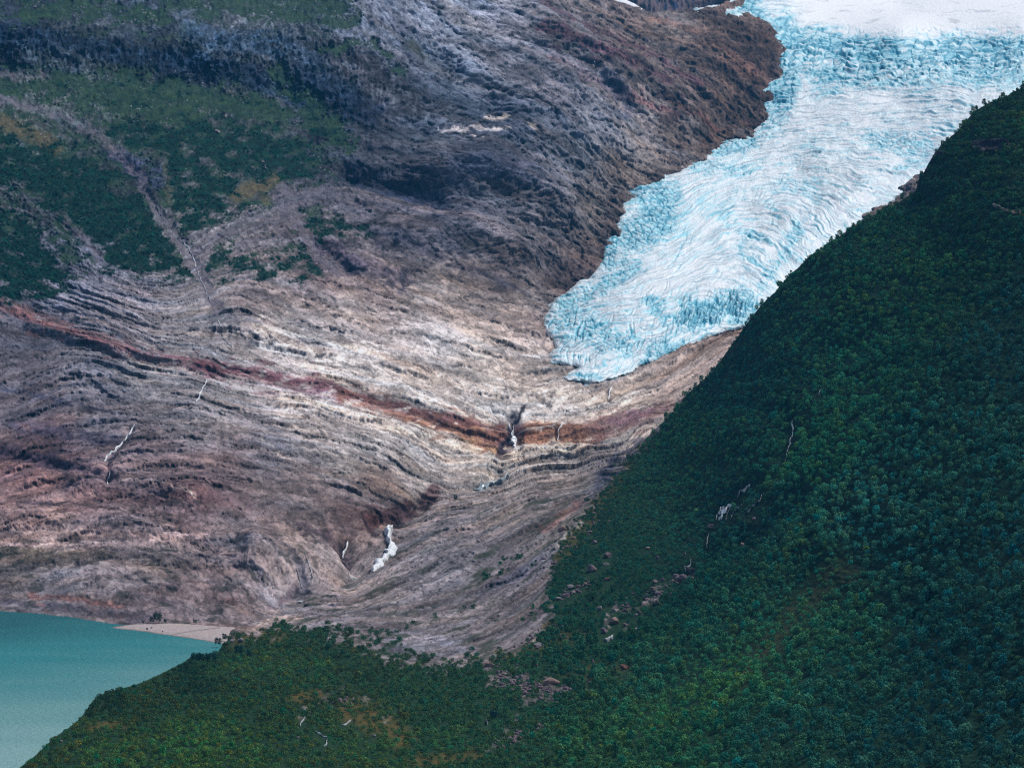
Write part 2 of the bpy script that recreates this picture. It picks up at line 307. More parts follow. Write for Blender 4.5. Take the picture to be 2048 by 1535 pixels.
# beds and stains of other colours, and shade painted into notches, gorge and ledges
PAINT = [
    ([(-60, 590), (20, 615), (110, 650), (190, 680), (260, 702)], (9, 15), (112, 76, 76), .7),
    ([(20, 622), (60, 640), (100, 655)], 7, (104, 62, 62), .5), ([(120, 660), (200, 686), (250, 700)], 5, (120, 62, 66), .55),
    ([(250, 704), (330, 718), (420, 738), (520, 752), (600, 770), (680, 788)], (9, 14), (124, 84, 90), .8),
    ([(330, 716), (420, 728), (500, 742), (590, 760)], 5, (98, 56, 68), .6),
    ([(400, 736), (440, 745), (470, 742)], 7, (82, 42, 60), .7), ([(540, 756), (640, 772), (700, 786)], 7, (96, 52, 62), .7),
    ([(680, 790), (760, 808), (830, 832), (890, 850), (950, 868), (1010, 882)], (12, 20), (122, 76, 60), .9),
    ([(700, 790), (780, 806), (850, 830), (930, 846), (1000, 856)], (5, 8), (96, 48, 46), .8),
    ([(820, 842), (900, 866), (960, 884)], 6, (142, 98, 66), .6), ([(870, 850), (940, 862), (990, 880)], 8, (104, 58, 40), .6),
    ([(930, 885), (975, 900), (995, 905)], 9, (150, 105, 62), .8),
    ([(1040, 868), (1100, 872), (1160, 872), (1190, 868)], (20, 22), (126, 78, 52), .95),
    ([(1045, 888), (1100, 886), (1130, 884)], 6, (160, 110, 75), .6),
    ([(1190, 862), (1240, 848), (1290, 835), (1340, 812)], (20, 10), (122, 86, 80), .8),
    ([(1230, 842), (1270, 830), (1300, 822)], 9, (112, 74, 92), .6),
    ([(1020, 835), (1035, 850), (1010, 890), (1000, 912)], (10, 12), (55, 45, 60), .8),
    ([(0, 775), (60, 790), (150, 812), (230, 828)], 4, (40, 45, 70), .7),
    ([(0, 900), (60, 915), (130, 935), (220, 960)], (16, 8), (45, 40, 60), .75),
    ([(30, 855), (90, 862), (170, 872), (240, 885)], 10, (60, 55, 80), .6),
    ([(0, 945), (80, 955), (170, 985), (260, 1005), (380, 1010)], 12, (132, 96, 96), .3),
    ([(330, 985), (420, 1000), (500, 1010)], 12, (100, 72, 78), .4),
    ([(740, 1040), (800, 1020), (850, 1000), (870, 985)], (14, 9), (75, 42, 45), .8),
    ([(600, 1060), (660, 1075), (690, 1110), (700, 1135)], (10, 9), (62, 45, 58), .75),
    ([(540, 1085), (570, 1110), (600, 1160), (612, 1185)], (4, 8), (62, 64, 80), .6),
    ([(590, 1180), (570, 1200), (540, 1222)], 7, (85, 60, 75), .5),
    ([(0, 1105), (70, 1112), (150, 1115), (230, 1105)], (14, 6), (72, 68, 50), .65),
    ([(330, 1175), (400, 1190), (470, 1200)], 6, (75, 52, 55), .5),
    ([(0, 1200), (100, 1212), (200, 1226), (300, 1236)], 6, (58, 52, 70), .6),
    ([(-20, 1092), (100, 1088), (250, 1094), (340, 1080), (420, 1086)], 4, (186, 158, 154), .6), ([(240, 968), (300, 976), (345, 984), (395, 1000)], 1.5, (205, 180, 170), .8), ([(520, 880), (545, 905), (580, 915)], 1.5, (200, 185, 170), .6),
    ([(40, 1008), (90, 1016), (140, 1004)], 6, (40, 42, 62), .7), ([(120, 1032), (180, 1022), (230, 1030)], 4, (70, 40, 44), .6), ([(225, 1066), (250, 1072)], 5, (50, 50, 62), .6), ([(330, 1010), (370, 1014), (400, 1010)], 4, (34, 42, 46), .75), ([(125, 1080), (160, 1084)], 5, (44, 50, 54), .6),  # a pale vein line above; dark patches here are bushes and painted ledge shadow
    ([(60, 1190), (160, 1200), (240, 1212)], 5, (140, 80, 68), .5),
    ([(500, 655), (580, 668), (660, 690), (740, 706)], 4, (206, 196, 180), .55),
    ([(520, 690), (600, 706), (700, 735), (780, 765)], 7, (205, 192, 178), .5),
    ([(560, 800), (650, 815), (740, 840), (830, 870), (960, 905)], 9, (208, 188, 168), .6),
    ([(1010, 912), (1060, 902), (1130, 898), (1180, 900)], 7, (205, 180, 155), .6),
    ([(1060, 800), (1120, 792), (1180, 800), (1260, 790)], 12, (198, 180, 158), .5),
    ([(490, 640), (520, 650), (500, 690)], 6, (70, 70, 80), .6),
    ([(430, 640), (470, 650), (440, 610)], 10, (80, 84, 95), .5),
    ([(635, 490), (670, 500), (700, 520), (710, 540)], (10, 14), (78, 66, 88), .7),
    ([(700, 525), (760, 545), (810, 560)], 13, (90, 80, 100), .55),
    ([(770, 545), (775, 570)], 8, (45, 45, 65), .7), ([(805, 555), (810, 572)], 7, (48, 48, 68), .7),
    # upper slabs
    ([(1080, 60), (1180, 105), (1260, 140), (1330, 180)], (9, 6), (92, 55, 72), .75),
    ([(1040, 0), (1120, 40), (1230, 85), (1330, 130), (1400, 180)], (5, 6), (95, 56, 70), .6),
    ([(1100, 120), (1200, 165), (1290, 215), (1350, 240)], 5, (115, 66, 72), .65),
    ([(1330, 205), (1380, 240), (1430, 262)], 6, (100, 60, 52), .65),
    ([(1300, 40), (1400, 70), (1470, 120), (1540, 170)], 5, (122, 84, 70), .5),
    ([(1380, 30), (1450, 52), (1520, 80), (1550, 115)], 7, (72, 58, 52), .6),
    ([(1480, 250), (1440, 270), (1410, 290)], 9, (112, 78, 62), .55),
    ([(1500, 190), (1540, 150), (1555, 120)], 6, (62, 48, 48), .6),
    ([(1325, 200), (1345, 210), (1360, 205)], 7, (40, 30, 40), .8), ([(1320, 245), (1340, 248)], 8, (55, 42, 45), .8),
    ([(1165, 95), (1180, 100)], 6, (35, 35, 50), .9),
    ([(1180, 180), (1240, 215), (1290, 250), (1340, 300), (1370, 320)], 9, (150, 136, 134), .55),
    ([(760, -20), (820, 30), (880, 80), (940, 120)], (22, 12), (126, 136, 156), .4),
    ([(960, 30), (1060, 90), (1150, 140), (1230, 170)], 8, (140, 138, 155), .5),
    ([(800, 90), (850, 130), (900, 190), (960, 230)], 14, (66, 84, 108), .5),
    ([(1210, 160), (1250, 200), (1260, 235)], 12, (72, 76, 100), .6),
    ([(700, 345), (780, 372), (860, 395), (900, 420)], 16, (36, 46, 74), .7),
    ([(900, 350), (980, 340), (1050, 365)], 22, (56, 64, 92), .5),
    ([(780, 440), (860, 420), (940, 445), (1010, 490)], 9, (130, 118, 125), .45),
    ([(720, 460), (830, 500), (960, 550), (1060, 590)], 5, (50, 48, 66), .6),
    ([(1240, 385), (1225, 430), (1205, 480)], 10, (82, 66, 62), .5),
    ([(870, 262), (920, 264), (960, 258), (1010, 266)], 3, (190, 175, 172), .9), ([(905, 258), (880, 262)], 3, (190, 175, 172), .7),
    ([(970, 238), (1000, 232), (1020, 228)], 4, (196, 184, 178), .8),
    ([(1055, 252), (1064, 258)], 4, (200, 190, 185), .8),
    ([(1047, 816), (1037, 834), (1026, 848)], 5, (18, 16, 26), .95), ([(1016, 858), (1014, 885), (1004, 905)], 4, (34, 28, 44), .85), ([(1043, 862), (1043, 890)], 3, (38, 28, 36), .8), ([(1105, 856), (1106, 884)], 3, (40, 30, 34), .75), ([(1124, 866), (1124, 884)], 2.5, (40, 30, 34), .75), ([(1145, 868), (1145, 884)], 2, (50, 34, 34), .7),  # shade of the notch and fall recesses painted dark
    ([(1085, 806), (1100, 812)], 4, (24, 24, 34), .8), ([(1100, 795), (1112, 785)], 3, (40, 38, 46), .7), ([(1212, 782), (1214, 800)], 3, (40, 38, 50), .8), ([(1005, 922), (1060, 925), (1118, 918)], 4, (92, 74, 66), .8), ([(1046, 912), (1046, 924)], 1.5, (30, 26, 34), .9), ([(1078, 914), (1084, 924)], 3, (40, 32, 44), .8), ([(1110, 912), (1116, 922)], 4, (40, 34, 50), .8),  # brown shadow of the slab front and its clefts painted in
    ([(688, 1085), (684, 1110)], 5, (30, 24, 34), .85), ([(735, 1045), (748, 1070), (752, 1068)], 5, (36, 26, 34), .8), ([(640, 1075), (670, 1100), (685, 1115)], 5, (40, 30, 38), .7), ([(790, 1045), (830, 1022), (850, 1008)], 5, (34, 26, 34), .8), ([(800, 1100), (797, 1120)], 2, (36, 32, 44), .7), ([(905, 985), (914, 992)], 5, (28, 36, 50), .6),  # gorge walls painted darker, as shade, to look more carved
    ([(1490 - 900, 1180), (600, 1195), (620, 1190)], 5, (34, 32, 46), .8), ([(505, 1150), (560, 1215)], 4, (150, 138, 142), .5), ([(470, 1160), (480, 1165)], 7, (40, 54, 56), .6),
    # near rock
    ([(1840, 350), (1865, 320), (1900, 305), (1960, 290), (2060, 296)], 14, (34, 34, 50), .95),
    ([(1220, 925), (1240, 905), (1280, 880)], 8, (50, 56, 80), .7),
    ([(1150, 1010), (1190, 975), (1215, 945)], 10, (66, 70, 92), .55),
    ([(880, 1020), (950, 1000), (1010, 985)], 6, (160, 138, 125), .5),
    ([(1090, 1060), (1130, 1030), (1165, 1000)], 6, (140, 95, 85), .55),
    ([(1120, 1100), (1145, 1060), (1190, 1020)], 3, (176, 160, 145), .6),
    ([(960, 1190), (1040, 1150), (1090, 1120)], 12, (90, 85, 105), .4),
    ([(780, 1270), (860, 1275), (930, 1300)], 9, (135, 132, 150), .5),
    ([(480, 1262), (540, 1245), (600, 1235)], 5, (160, 135, 120), .5),
    ([(560, 1420), (700, 1400), (800, 1440)], 50, (84, 80, 66), .85), ([(960, 1360), (1150, 1390), (1050, 1480)], 40, (100, 86, 82), .7),
]
for p_, w_, c_, a_ in PAINT: stroke(COL, p_, w_, L_(*c_), a_)
_l = COL @ np.array([.3, .55, .15]); COL = COL * .76 + _l[..., None] * .24
COL[..., 0] = np.minimum(COL[..., 0], COL[..., 1] * 2.1)
COL = COL * (1 + (sstep(860, 920, CV) * sstep(1130, 1060, CV) * sstep(620, 400, CU))[..., None] * np.array([.04, -.02, -.01]))
COL = COL * (1 + (sstep(600, 660, CV) * sstep(900, 800, CV) * sstep(420, 560, CU) * sstep(1400, 1250, CU))[..., None] * np.array([.08, .08, .12]))

GLPTS = [(1500, -240), (1492, -60), (1476, -4), (1462, 12), (1436, 20), (1392, 24), (1402, 28), (1450, 33), (1495, 42), (1525, 58), (1545, 80), (1562, 105), (1548, 130), (1556, 148), (1535, 165), (1518, 185), (1538, 200), (1518, 215), (1526, 235), (1508, 258), (1500, 270),
      (1450, 283), (1422, 300), (1402, 320), (1372, 326), (1358, 346), (1310, 360), (1275, 371), (1268, 387), (1243, 402), (1241, 425), (1226, 455), (1231, 470), (1209, 490), (1206, 510), (1193, 530), (1180, 552), (1158, 562),
      (1140, 582), (1114, 597), (1101, 615), (1088, 637), (1087, 655), (1091, 669), (1106, 680), (1113, 695), (1104, 710), (1099, 729), (1130, 733), (1157, 737), (1128, 756), (1135, 763), (1165, 764), (1185, 770), (1212, 762), (1250, 751), (1290, 731),
      (1322, 719), (1360, 701), (1400, 686), (1440, 667), (1500, 655), (1560, 600), (1640, 530), (1700, 470), (1785, 405), (1806, 388), (1832, 370), (1870, 352), (1930, 345), (2120, 335), (2420, 330), (2420, -240)]
stroke(COL, GLPTS[5:72], 5, L_(78, 66, 62), .5, soft=12)      # grit and wet rock along the ice margin

# cliffs (CLF), grass, bushes (BSH) and scree (SCR) of the far mountain; scrub of the near ground (NVG)
CLF = np.zeros(CU.shape); GRS = np.zeros(CU.shape); BSH = np.zeros(CU.shape); SCR = np.zeros(CU.shape)
poly(GRS, [(-320, -240), (660, -240), (690, 60), (740, 180), (700, 300), (680, 350), (720, 470), (640, 480), (650, 560), (480, 560), (420, 600), (330, 570), (200, 560), (140, 600), (-320, 620)], .46, soft=60)
poly(GRS, [(-320, 30), (0, 50), (230, 60), (480, 50), (700, 80), (860, 200), (800, 250), (600, 200), (420, 170), (250, 150), (-320, 125)], .22, .7, soft=20)
for p_, w_, a_ in [([(0, 160), (120, 170), (240, 200), (380, 230)], 22, .85), ([(250, 170), (420, 200), (560, 230)], 16, .8), ([(380, -10), (560, 10), (700, 30)], 22, .75), ([(640, 110), (740, 90), (800, 150)], 10, .6),
                   ([(560, 150), (640, 230), (700, 290)], 16, .75), ([(60, 20), (200, 20), (330, 40)], 14, .55), ([(0, 250), (60, 270), (110, 300)], 12, .9)]:
    stroke(GRS, p_, w_, 1, a_, soft=w_)
poly(CLF, [(-320, 40), (0, 60), (100, 50), (230, 80), (330, 90), (400, 70), (480, 60), (620, 60), (720, 90), (800, 140), (860, 200), (870, 240), (800, 250), (730, 240), (680, 235), (600, 190), (560, 175), (420, 165), (330, 165), (250, 150), (120, 130), (0, 135), (-320, 120)], .95, soft=16)
for p_, c_, a_ in [([(0, 75), (120, 90), (260, 120), (400, 130), (520, 160), (620, 200)], (30, 56, 86), .75), ([(380, 70), (470, 90), (560, 100)], (72, 100, 130), .7), ([(520, 90), (600, 120), (660, 170), (700, 200)], (50, 78, 108), .6),
                   ([(400, 150), (330, 145), (440, 165)], (22, 42, 70), .6), ([(600, 160), (680, 210), (740, 235)], (30, 52, 82), .6), ([(0, 130), (80, 128), (150, 135)], (35, 55, 78), .6)]:
    stroke(COL, p_, 18, L_(*c_), a_, soft=16)
for pl, a_ in [([(-320, 200), (0, 262), (60, 290), (120, 300), (200, 335), (260, 360), (310, 420), (350, 500), (395, 560), (330, 565), (270, 545), (210, 540), (150, 480), (90, 415), (40, 375), (-320, 330)], .97),
               ([(-320, 390), (0, 425), (60, 440), (110, 500), (140, 570), (100, 600), (40, 610), (-320, 560)], .97),
               ([(200, 240), (300, 255), (420, 240), (520, 250), (620, 300), (640, 350), (560, 372), (520, 352), (470, 385), (440, 430), (380, 455), (345, 420), (345, 350), (300, 290), (230, 290)], .92),
               ([(395, 500), (440, 500), (520, 520), (620, 540), (600, 558), (480, 552), (420, 540)], .9), ([(345, 400), (380, 380), (480, 420), (430, 450), (370, 460)], .9), ([(590, 400), (630, 435), (740, 440), (760, 480), (640, 490), (560, 440)], .75), ([(560, 500), (640, 500), (690, 545), (600, 565), (440, 560)], .6),
               ([(560, 190), (680, 220), (780, 300), (700, 300), (620, 280)], .25)]:
    poly(BSH, pl, a_, soft=22)
for p_, w_, a_ in [([(385, 520), (430, 470), (500, 450), (560, 445), (560, 480), (480, 490)], 15, .6), ([(600, 400), (650, 390), (690, 400), (720, 430)], 17, .75), ([(570, 380), (560, 400), (610, 470), (640, 520), (680, 550)], (14, 8), .85),
                   ([(230, 300), (280, 350), (310, 410), (345, 470), (385, 510), (410, 570), (430, 620)], (5, 12), 1), ([(0, 200), (60, 215), (140, 240), (200, 275), (230, 300)], (8, 8), .8), ([(360, 290), (400, 320), (455, 350)], 5, .3), ([(100, 150), (0, 150)], 12, .6),
                   ([(140, 450), (170, 480), (200, 520)], 7, .7)]:
    stroke(SCR, p_, w_, 1, a_, soft=10)
for F in (GRS, BSH): F *= (1 - SCR * 0.85)
poly(COL, [(200, 300), (240, 300), (300, 330), (345, 350), (330, 385), (290, 380), (250, 345)], L_(60, 66, 95), .85, soft=8)
BSH[bbox([(225, 300), (335, 385)], 0)] *= .5
OCH = np.zeros(CU.shape)                        # dry ochre turf
for p_, w_, a_ in [([(0, 245), (60, 265), (105, 295)], 12, .8), ([(470, 392), (520, 372), (545, 360)], 10, .9), ([(530, 380), (530, 405)], 8, .6), ([(330, 340), (335, 400)], 5, .5), ([(820, 90), (850, 110)], 8, .4),
                   ([(700, 1420), (740, 1440), (790, 1460), (800, 1475)], 20, .7), ([(620, 1400), (580, 1395), (640, 1385)], 8, .7), ([(820, 1520), (900, 1515), (960, 1505)], 9, .7), ([(180, 1455), (250, 1448)], 6, .8), ([(560, 1275), (500, 1272), (470, 1280)], 9, .6),
                   ([(1250, 925), (1230, 960), (1190, 1010), (1120, 1120)], 12, .55), ([(1300, 880), (1260, 930)], 8, .4), ([(1090, 1250), (1050, 1270)], 10, .6), ([(1480, 1360), (1640, 1180), (1700, 1150)], (14, 22), .45), ([(1150, 1350), (1230, 1340)], 14, .4), ([(980, 1300), (1060, 1310), (1150, 1270)], 12, .4)]:
    stroke(OCH, p_, w_, 1, a_, soft=w_)

# where the near ground carries trees and scrub
NVG = np.zeros(CU.shape)
VEGLINE = [(1400, 700), (1330, 850), (1272, 905), (1232, 950), (1185, 1010), (1140, 1060), (1108, 1120), (1098, 1180), (1110, 1240), (1060, 1290), (985, 1335), (890, 1345), (770, 1322), (700, 1298), (620, 1285), (540, 1272), (470, 1270), (440, 1285)]
poly(NVG, VEGLINE + [(430, 1280), (380, 1288), (330, 1318), (260, 1350), (180, 1378), (130, 1425), (50, 1485), (-320, 1690), (-320, 1900), (2500, 1900), (2500, -300), (1900, -300)], 1, soft=30)
for p_, w_, a_ in [([(985, 1360), (1060, 1370), (1130, 1385), (1050, 1400)], 14, .5), ([(1960, 290), (2000, 288), (2030, 300)], 6, .7), ([(1850, 345), (1865, 325), (1880, 310)], 5, .9), ([(1960, 290), (1985, 300)], 9, .8), ([(2000, 420), (2040, 425)], 5, .6), ([(1215, 1230), (1300, 1190), (1380, 1130)], 10, .4), ([(1040, 1430), (980, 1500), (1100, 1440)], 8, .4), ([(1290, 1240), (1200, 1250)], 8, .3),
                   ([(600, 1440), (640, 1390), (690, 1385), (740, 1400), (780, 1440)], 12, .42)]:
    stroke(NVG, p_, w_, 0, a_, soft=w_)
for p_, w_, a_ in [([(820, 1250), (900, 1230), (1000, 1200)], 8, .42), ([(1000, 1130), (1060, 1100)], 10, .42), ([(930, 1160), (1000, 1150), (1070, 1130)], 7, .42), ([(640, 1255), (720, 1262), (800, 1280)], 8, .42), ([(1040, 1240), (1090, 1220)], 12, .42), ([(560, 1262), (640, 1270)], 8, .42), ([(540, 1258), (680, 1282), (800, 1305), (900, 1325), (1000, 1315)], 14, .4)]:
    stroke(NVG, p_, w_, 1, a_, soft=w_ * 1.3)

# ------------------------------------------------------------------ rock detail shared by both landforms
def rock_relief(u, v):
    """relief in survey pixels (outward) and crack, streak and hue fields"""
    s = samp(BED, u, v); t = 0.92 * u + 0.35 * v
    w1 = fbm(u / 260, v / 200, 2); w2 = fbm(u / 60 + 9, v / 40, 2)
    sp = s + 9 * w1 + 2.6 * w2 + .9 * noise(u / 14, v / 9)
    h = np.zeros_like(u); ledge = np.zeros_like(u)
    jag = fbm(u / 9, v / 6, 3) * 1.6
    rug = np.maximum(sstep(620, 500, v) * sstep(620, 760, u), .45 * sstep(940, 1050, v) * sstep(1000, 700, u))
    for lam, tl, am, off in ((64, 300, 8.0, 0), (29, 190, 7.0, 31), (13.5, 110, 4.2, 77), (7.5, 70, 2.0, 13)):
        a = np.clip(fbm(sp / (lam * 2.0) + off, t / (tl * .8) + off, 3) * 2.2 + .35 + .3 * noise(u / 12, v / 9 + off), 0, 1.2)
        ph = sp / lam + .55 * noise(t / tl + off, sp / (lam * 3.1)) + .16 * noise(t / (tl * .16), sp / lam) + (2.0 / lam) * jag + off * .13
        f = ph - np.floor(ph)
        a = a * (1 - .55 * rug)
        h += am * a * (sstep(0, .8, f) * (1 - sstep(.89, 1.0, f)))
        ledge = np.maximum(ledge, a * sstep(.86, .94, f) * min(1, lam / 16))
    # slabs broken into blocks: every block sits at its own height and has its own tone
    crack = np.zeros_like(u); st = np.zeros_like(u)
    for k, (tl, sl, am, ca, tn) in enumerate(((150, 30, 3.0, .55, .26), (60, 11, 2.6, .75, .34), (24, 6.0, 1.8, .8, .38), (9.5, 3.3, 1.1, .5, .34))):
        qx = t / tl + .35 * noise(u / (tl * .7) + k, v / (sl * 1.6)) + 13 * k; qy = sp / sl + .3 * noise(t / tl * 2.2, sp / sl * .7 + k * 5)
        f1, f2, va = worley(qx, qy)
        gp = 1 - sstep(.0, (.07, .09, .14, .2)[k], f2 - f1)
        on = sstep(-.1, .35, fbm(u / (tl * .9) + 31 * k, v / (sl * 2.2), 2))
        crack = np.maximum(crack, ca * gp * on)
        h += am * (va - .5) * (.35 + .65 * on) - am * .5 * gp * on
        st = st + tn * (va - .5) * 2
    h += 7 * fbm(sp / 70 + 40, t / 150, 3) + 3.2 * fbm(u / 60, v / 40 + 3, 3) + 1.3 * ridge(u / 16, v / 9, 2) + 2.6 * fbm(sp / 24 + 9, t / 80, 3) + .35 * noise(u / 3.1, v / 2.6)
    crack = np.clip(np.maximum(crack, .85 * ledge * sstep(-.4, .3, noise(u / 9, v / 7))), 0, 1)
    r1_ = ridge(t / 130 + .5 * fbm(u / 60, v / 60, 2), sp / 36 + .55 * fbm(u / 60 + 9, v / 50, 2), 4); r2_ = ridge(t / 44 + .5 * w2, sp / 13 + .5 * noise(u / 24, v / 20), 3)
    f1, f2, va = worley(t / 80 + .5 * w2 + 77, sp / 26 + .4 * noise(u / 40, v / 40)); g1_ = 1 - sstep(0, .16, f2 - f1)
    f1, f2, vb = worley(t / 30 + .4 * w2 + 7, sp / 9.5 + 31); g2_ = 1 - sstep(0, .16, f2 - f1)
    h += rug * (14 * r1_ + 4.5 * r2_ + 5 * (va - .5) + 2.6 * (vb - .5) - 2 * g1_ - 1.4 * g2_)
    crack = np.maximum(crack, rug * np.maximum(.8 * g1_, .55 * g2_) * sstep(-.3, .2, noise(u / 26, v / 18)))
    st = .92 * st + (.34 - .2 * rug) * fbm(sp / 9 + 3, t / 150, 3) + .12 * fbm(sp / 2.9, t / 30 + 5, 2) + .26 * noise(u / 2.6, v / 2.1) + .32 * fbm(u / 6, v / 4.6 + 9, 2) + rug * .5 * (vb - .5)
    st = st + .30 * fbm(sp / 14 + 22, t / 330, 2) * (1 - rug) + rug * (.85 * fbm(t / 140 + 30, sp / 40, 4) + .28 * (r2_ - .3))  # rugged rock: hollows painted darker in step with the relief, like shade
    hue = fbm(sp / 17 + 50, t / 190, 3)
    pit = sstep(.38, .7, noise(u / 3.6 + 40, v / 2.3)) * sstep(-.1, .4, fbm(sp / 14 + 5, t / 60, 2)); crack = np.maximum(crack, .7 * pit)
    h -= 1.6 * crack
    return h, crack, st, hue, sp, t

def haze_T(Y): return 1.0

def ground(u, v, near, Y):
    """relief in metres and albedo of the land at (u, v)"""
    h, crack, st, hue, sp, t = rock_relief(u, v)
    # ragged edges for everything painted on the survey
    ju = 16 * fbm(u / 40 + 2, v / 26, 4) + 3 * noise(u / 5, v / 4); jv = 9 * fbm(u / 34 + 70, v / 22, 4) + 2.2 * noise(u / 5 + 9, v / 4)
    uu = u + ju; vv = v + jv
    c = samp(COL, uu, vv)
    brk = (sstep(.12, .42, fbm(u / 34 + 61, v / 15, 3)) * .75)[..., None]     # stains break up and step aside along joints
    c = c * (1 - brk) + samp(COL, uu + 8, vv + 20 * np.sign(noise(u / 60, v / 40 + 3))) * brk
    st = st + .5 * fbm(sp / 30 + 70, t / 330, 3)
    k = np.exp(.84 * st + .05)
    c = c * np.clip(k, .22, 2.0)[..., None]
    c = c * np.stack([1 + .15 * hue, 1 + .0 * hue, 1 - .14 * hue], -1)
    blot = fbm(u / 15 + 30, v / 11, 3)
    c = c * (1 - .55 * sstep(.05, .45, blot) * sstep(-.2, .3, noise(u / 3.6, v / 2.8)))[..., None]
    c = c * (1 - .82 * crack[..., None] * np.array([1.0, .95, .88]))  # dark growth plus painted shade in cracks and under ledges
    mpp = Y / FPX
    if near:
        nv = samp(NVG, uu, vv)
        nv = sstep(.36, .66, nv + .42 * fbm(u / 20, v / 11, 4) * (1 - sstep(.75, 1, nv)) + .12 * noise(u / 5, v / 4) * (1 - nv))
        # moss and scrub in the cracks of the near slabs
        mo = sstep(.1, .55, fbm(sp / 13 + 90, t / 60, 3)) * sstep(600, 1300, v + .25 * u)
        c = c * (1 - .8 * mo[..., None]) + .8 * mo[..., None] * L_(44, 54, 42)
        oc = np.clip(samp(OCH, uu, vv) * 1.3 * (.7 + .6 * noise(u / 14, v / 9)), 0, 1)
        tex = .5 + .5 * fbm(u / 9, v / 7, 3)
        g1 = L_(22, 52, 40)[None, None] if u.ndim == 2 else L_(22, 52, 40)[None]
        g2 = L_(44, 68, 40); g3 = L_(95, 82, 44)
        veg = g1 * (1 - tex[..., None]) + g2 * tex[..., None]
        veg = veg * (1 - oc[..., None]) + g3 * oc[..., None]
        tealy = sstep(900, 1600, u - .1 * v)[..., None]
        veg = (veg * (1 - .6 * tealy) + L_(12, 48, 38) * .6 * tealy) * .72
        c = c * (1 - nv[..., None]) + veg * nv[..., None]
        h = h * (1 - .75 * nv) + nv * (5 * fbm(u / 90, v / 60, 2) + 1.5 * fbm(u / 10, v / 7, 2))
        flat = sstep(1180, 1330, v - .08 * np.abs(u - 700)) * (1 - sstep(1150, 1600, u))
        h = h * (1 - .55 * flat)
        h = h * np.clip((unproj(u, v, Y)[..., 2] - .3) / 4, 0.04, 1)
        return h * mpp, c, nv
    cl = samp(CLF, uu, vv); gr = samp(GRS, uu, vv); bs = samp(BSH, uu, vv); sc = samp(SCR, uu, vv); oc = samp(OCH, uu, vv)
    up_l = sstep(900, 600, u) * sstep(640, 480, v)      # upper left mountainside: crags and turf instead of slabs
    crag = 12 * ridge(u / 30 + .3 * noise(u / 60, v / 60), v / 46, 3) + 5 * fbm(u / 12, v / 9, 3)
    crag += cl * (16 * ridge(u / 44 + .8 * fbm(u / 50, v / 40, 2), v / 90, 3) + 6 * ridge(u / 13 + .6 * fbm(u / 26, v / 26, 2), v / 34, 2) + 3 * fbm(u / 6, v / 14, 2))
    h = h * (1 - .75 * up_l) + up_l * crag * (1 - .8 * bs)
    c = c * (1 - .38 * cl)[..., None]
    vst = fbm(u / 6 + .6 * fbm(u / 30, v / 30, 2), v / 44, 2)
    c = c * np.exp(cl * (.85 * vst + .9 * fbm(u / 24, v / 16 + 7, 3)) + up_l * (.9 * fbm(u / 9, v / 7, 3) + .45 * noise(u / 2.8, v / 2.4) - .3))[..., None]
    # grass wherever the ground is not steep
    gn = gr + .75 * fbm(u / 38, v / 22 + 11, 4) + .42 * fbm(u / 6, v / 4.2, 2) - .12 * cl - .35 * (1 - np.clip(gr * 3, 0, 1))
    gm = sstep(.38, .62, gn) * np.clip(gr * 2.2, 0, 1)
    tx = .5 + .5 * fbm(u / 22, v / 15, 3)
    gc = (L_(10, 42, 36) * (1 - tx[..., None]) + L_(46, 74, 44) * tx[..., None]) * np.array([1.05, .86, 1.0])
    gc = gc * (1 - np.clip(oc, 0, 1)[..., None]) + L_(84, 76, 56) * np.clip(oc, 0, 1)[..., None]
    gc = gc * np.exp(.5 * noise(u / 3.3, v / 2.6) + .5 * fbm(u / 11, v / 7, 2))[..., None]
    gm = np.maximum(gm, np.clip(oc * 1.4, 0, 1) * sstep(700, 600, v)) * .9
    c = c * (1 - gm[..., None]) + gc * gm[..., None]
    h = h * (1 - .45 * gm)
    # scree
    sm = sstep(.3, .7, sc + .40 * fbm(u / 18, v / 12, 4) - .08)
    scn = noise(u / 2.6, v / 2.2)
    scc = L_(92, 88, 98) * np.exp(.7 * scn + .4 * fbm(u / 12, v / 8, 2))[..., None]
    sm = sm * (.3 + .7 * sstep(-.25, .25, fbm(u / 20, v / 11 + 8, 4)))
    c = c * (1 - .8 * sm[..., None]) + scc * .8 * sm[..., None]
    h = h * (1 - .6 * sm) + sm * 1.3 * scn
    bm = sstep(.26, .60, bs * .52 + .18 * np.clip(gr * 1.8, 0, 1) * (1 - sc) * (1 - .6 * cl) * sstep(100, 160, v) + .62 * fbm(u / 36, v / 20, 4) * np.clip(bs * 2 + gr * 2, 0, 1) + .16 * noise(u / 6, v / 4.5) - .35 * sc)
    bc = (L_(6, 36, 30) * (1 - tx[..., None]) + L_(14, 48, 36) * tx[..., None]) * .8
    bc = bc * np.exp(.9 * fbm(u / 16, v / 9 + 20, 3) + .55 * noise(u / 3.4, v / 2.8))[..., None]
    speck = sstep(.5, .72, noise(u / 4.2 + 60, v / 3.1)) * sstep(.0, .4, fbm(u / 45 + 9, v / 26, 3)) * (1 - .6 * bs)
    c = c * (1 - bm[..., None]) + bc * bm[..., None]
    sk = (speck * np.clip(gr * 2.2, 0, 1) * sstep(680, 600, v))[..., None]; c = c * (1 - sk) + L_(128, 128, 138) * sk
    h = h * (1 - .45 * bm) + bm * 2.2 * fbm(u / 7, v / 5, 3)
    # sparse dark scrub in the seams of the lower slabs
    lowm = sstep(1050, 1150, v) + .5 * sstep(800, 1000, v) * sstep(700, 300, u)
    mo = sstep(.22, .5, fbm(sp / 12 + 90, t / 50, 3)) * np.clip(lowm, 0, 1)
    c = c * (1 - .7 * mo[..., None]) + .7 * mo[..., None] * L_(30, 38, 36)
    z = unproj(u, v, Y)[..., 2]
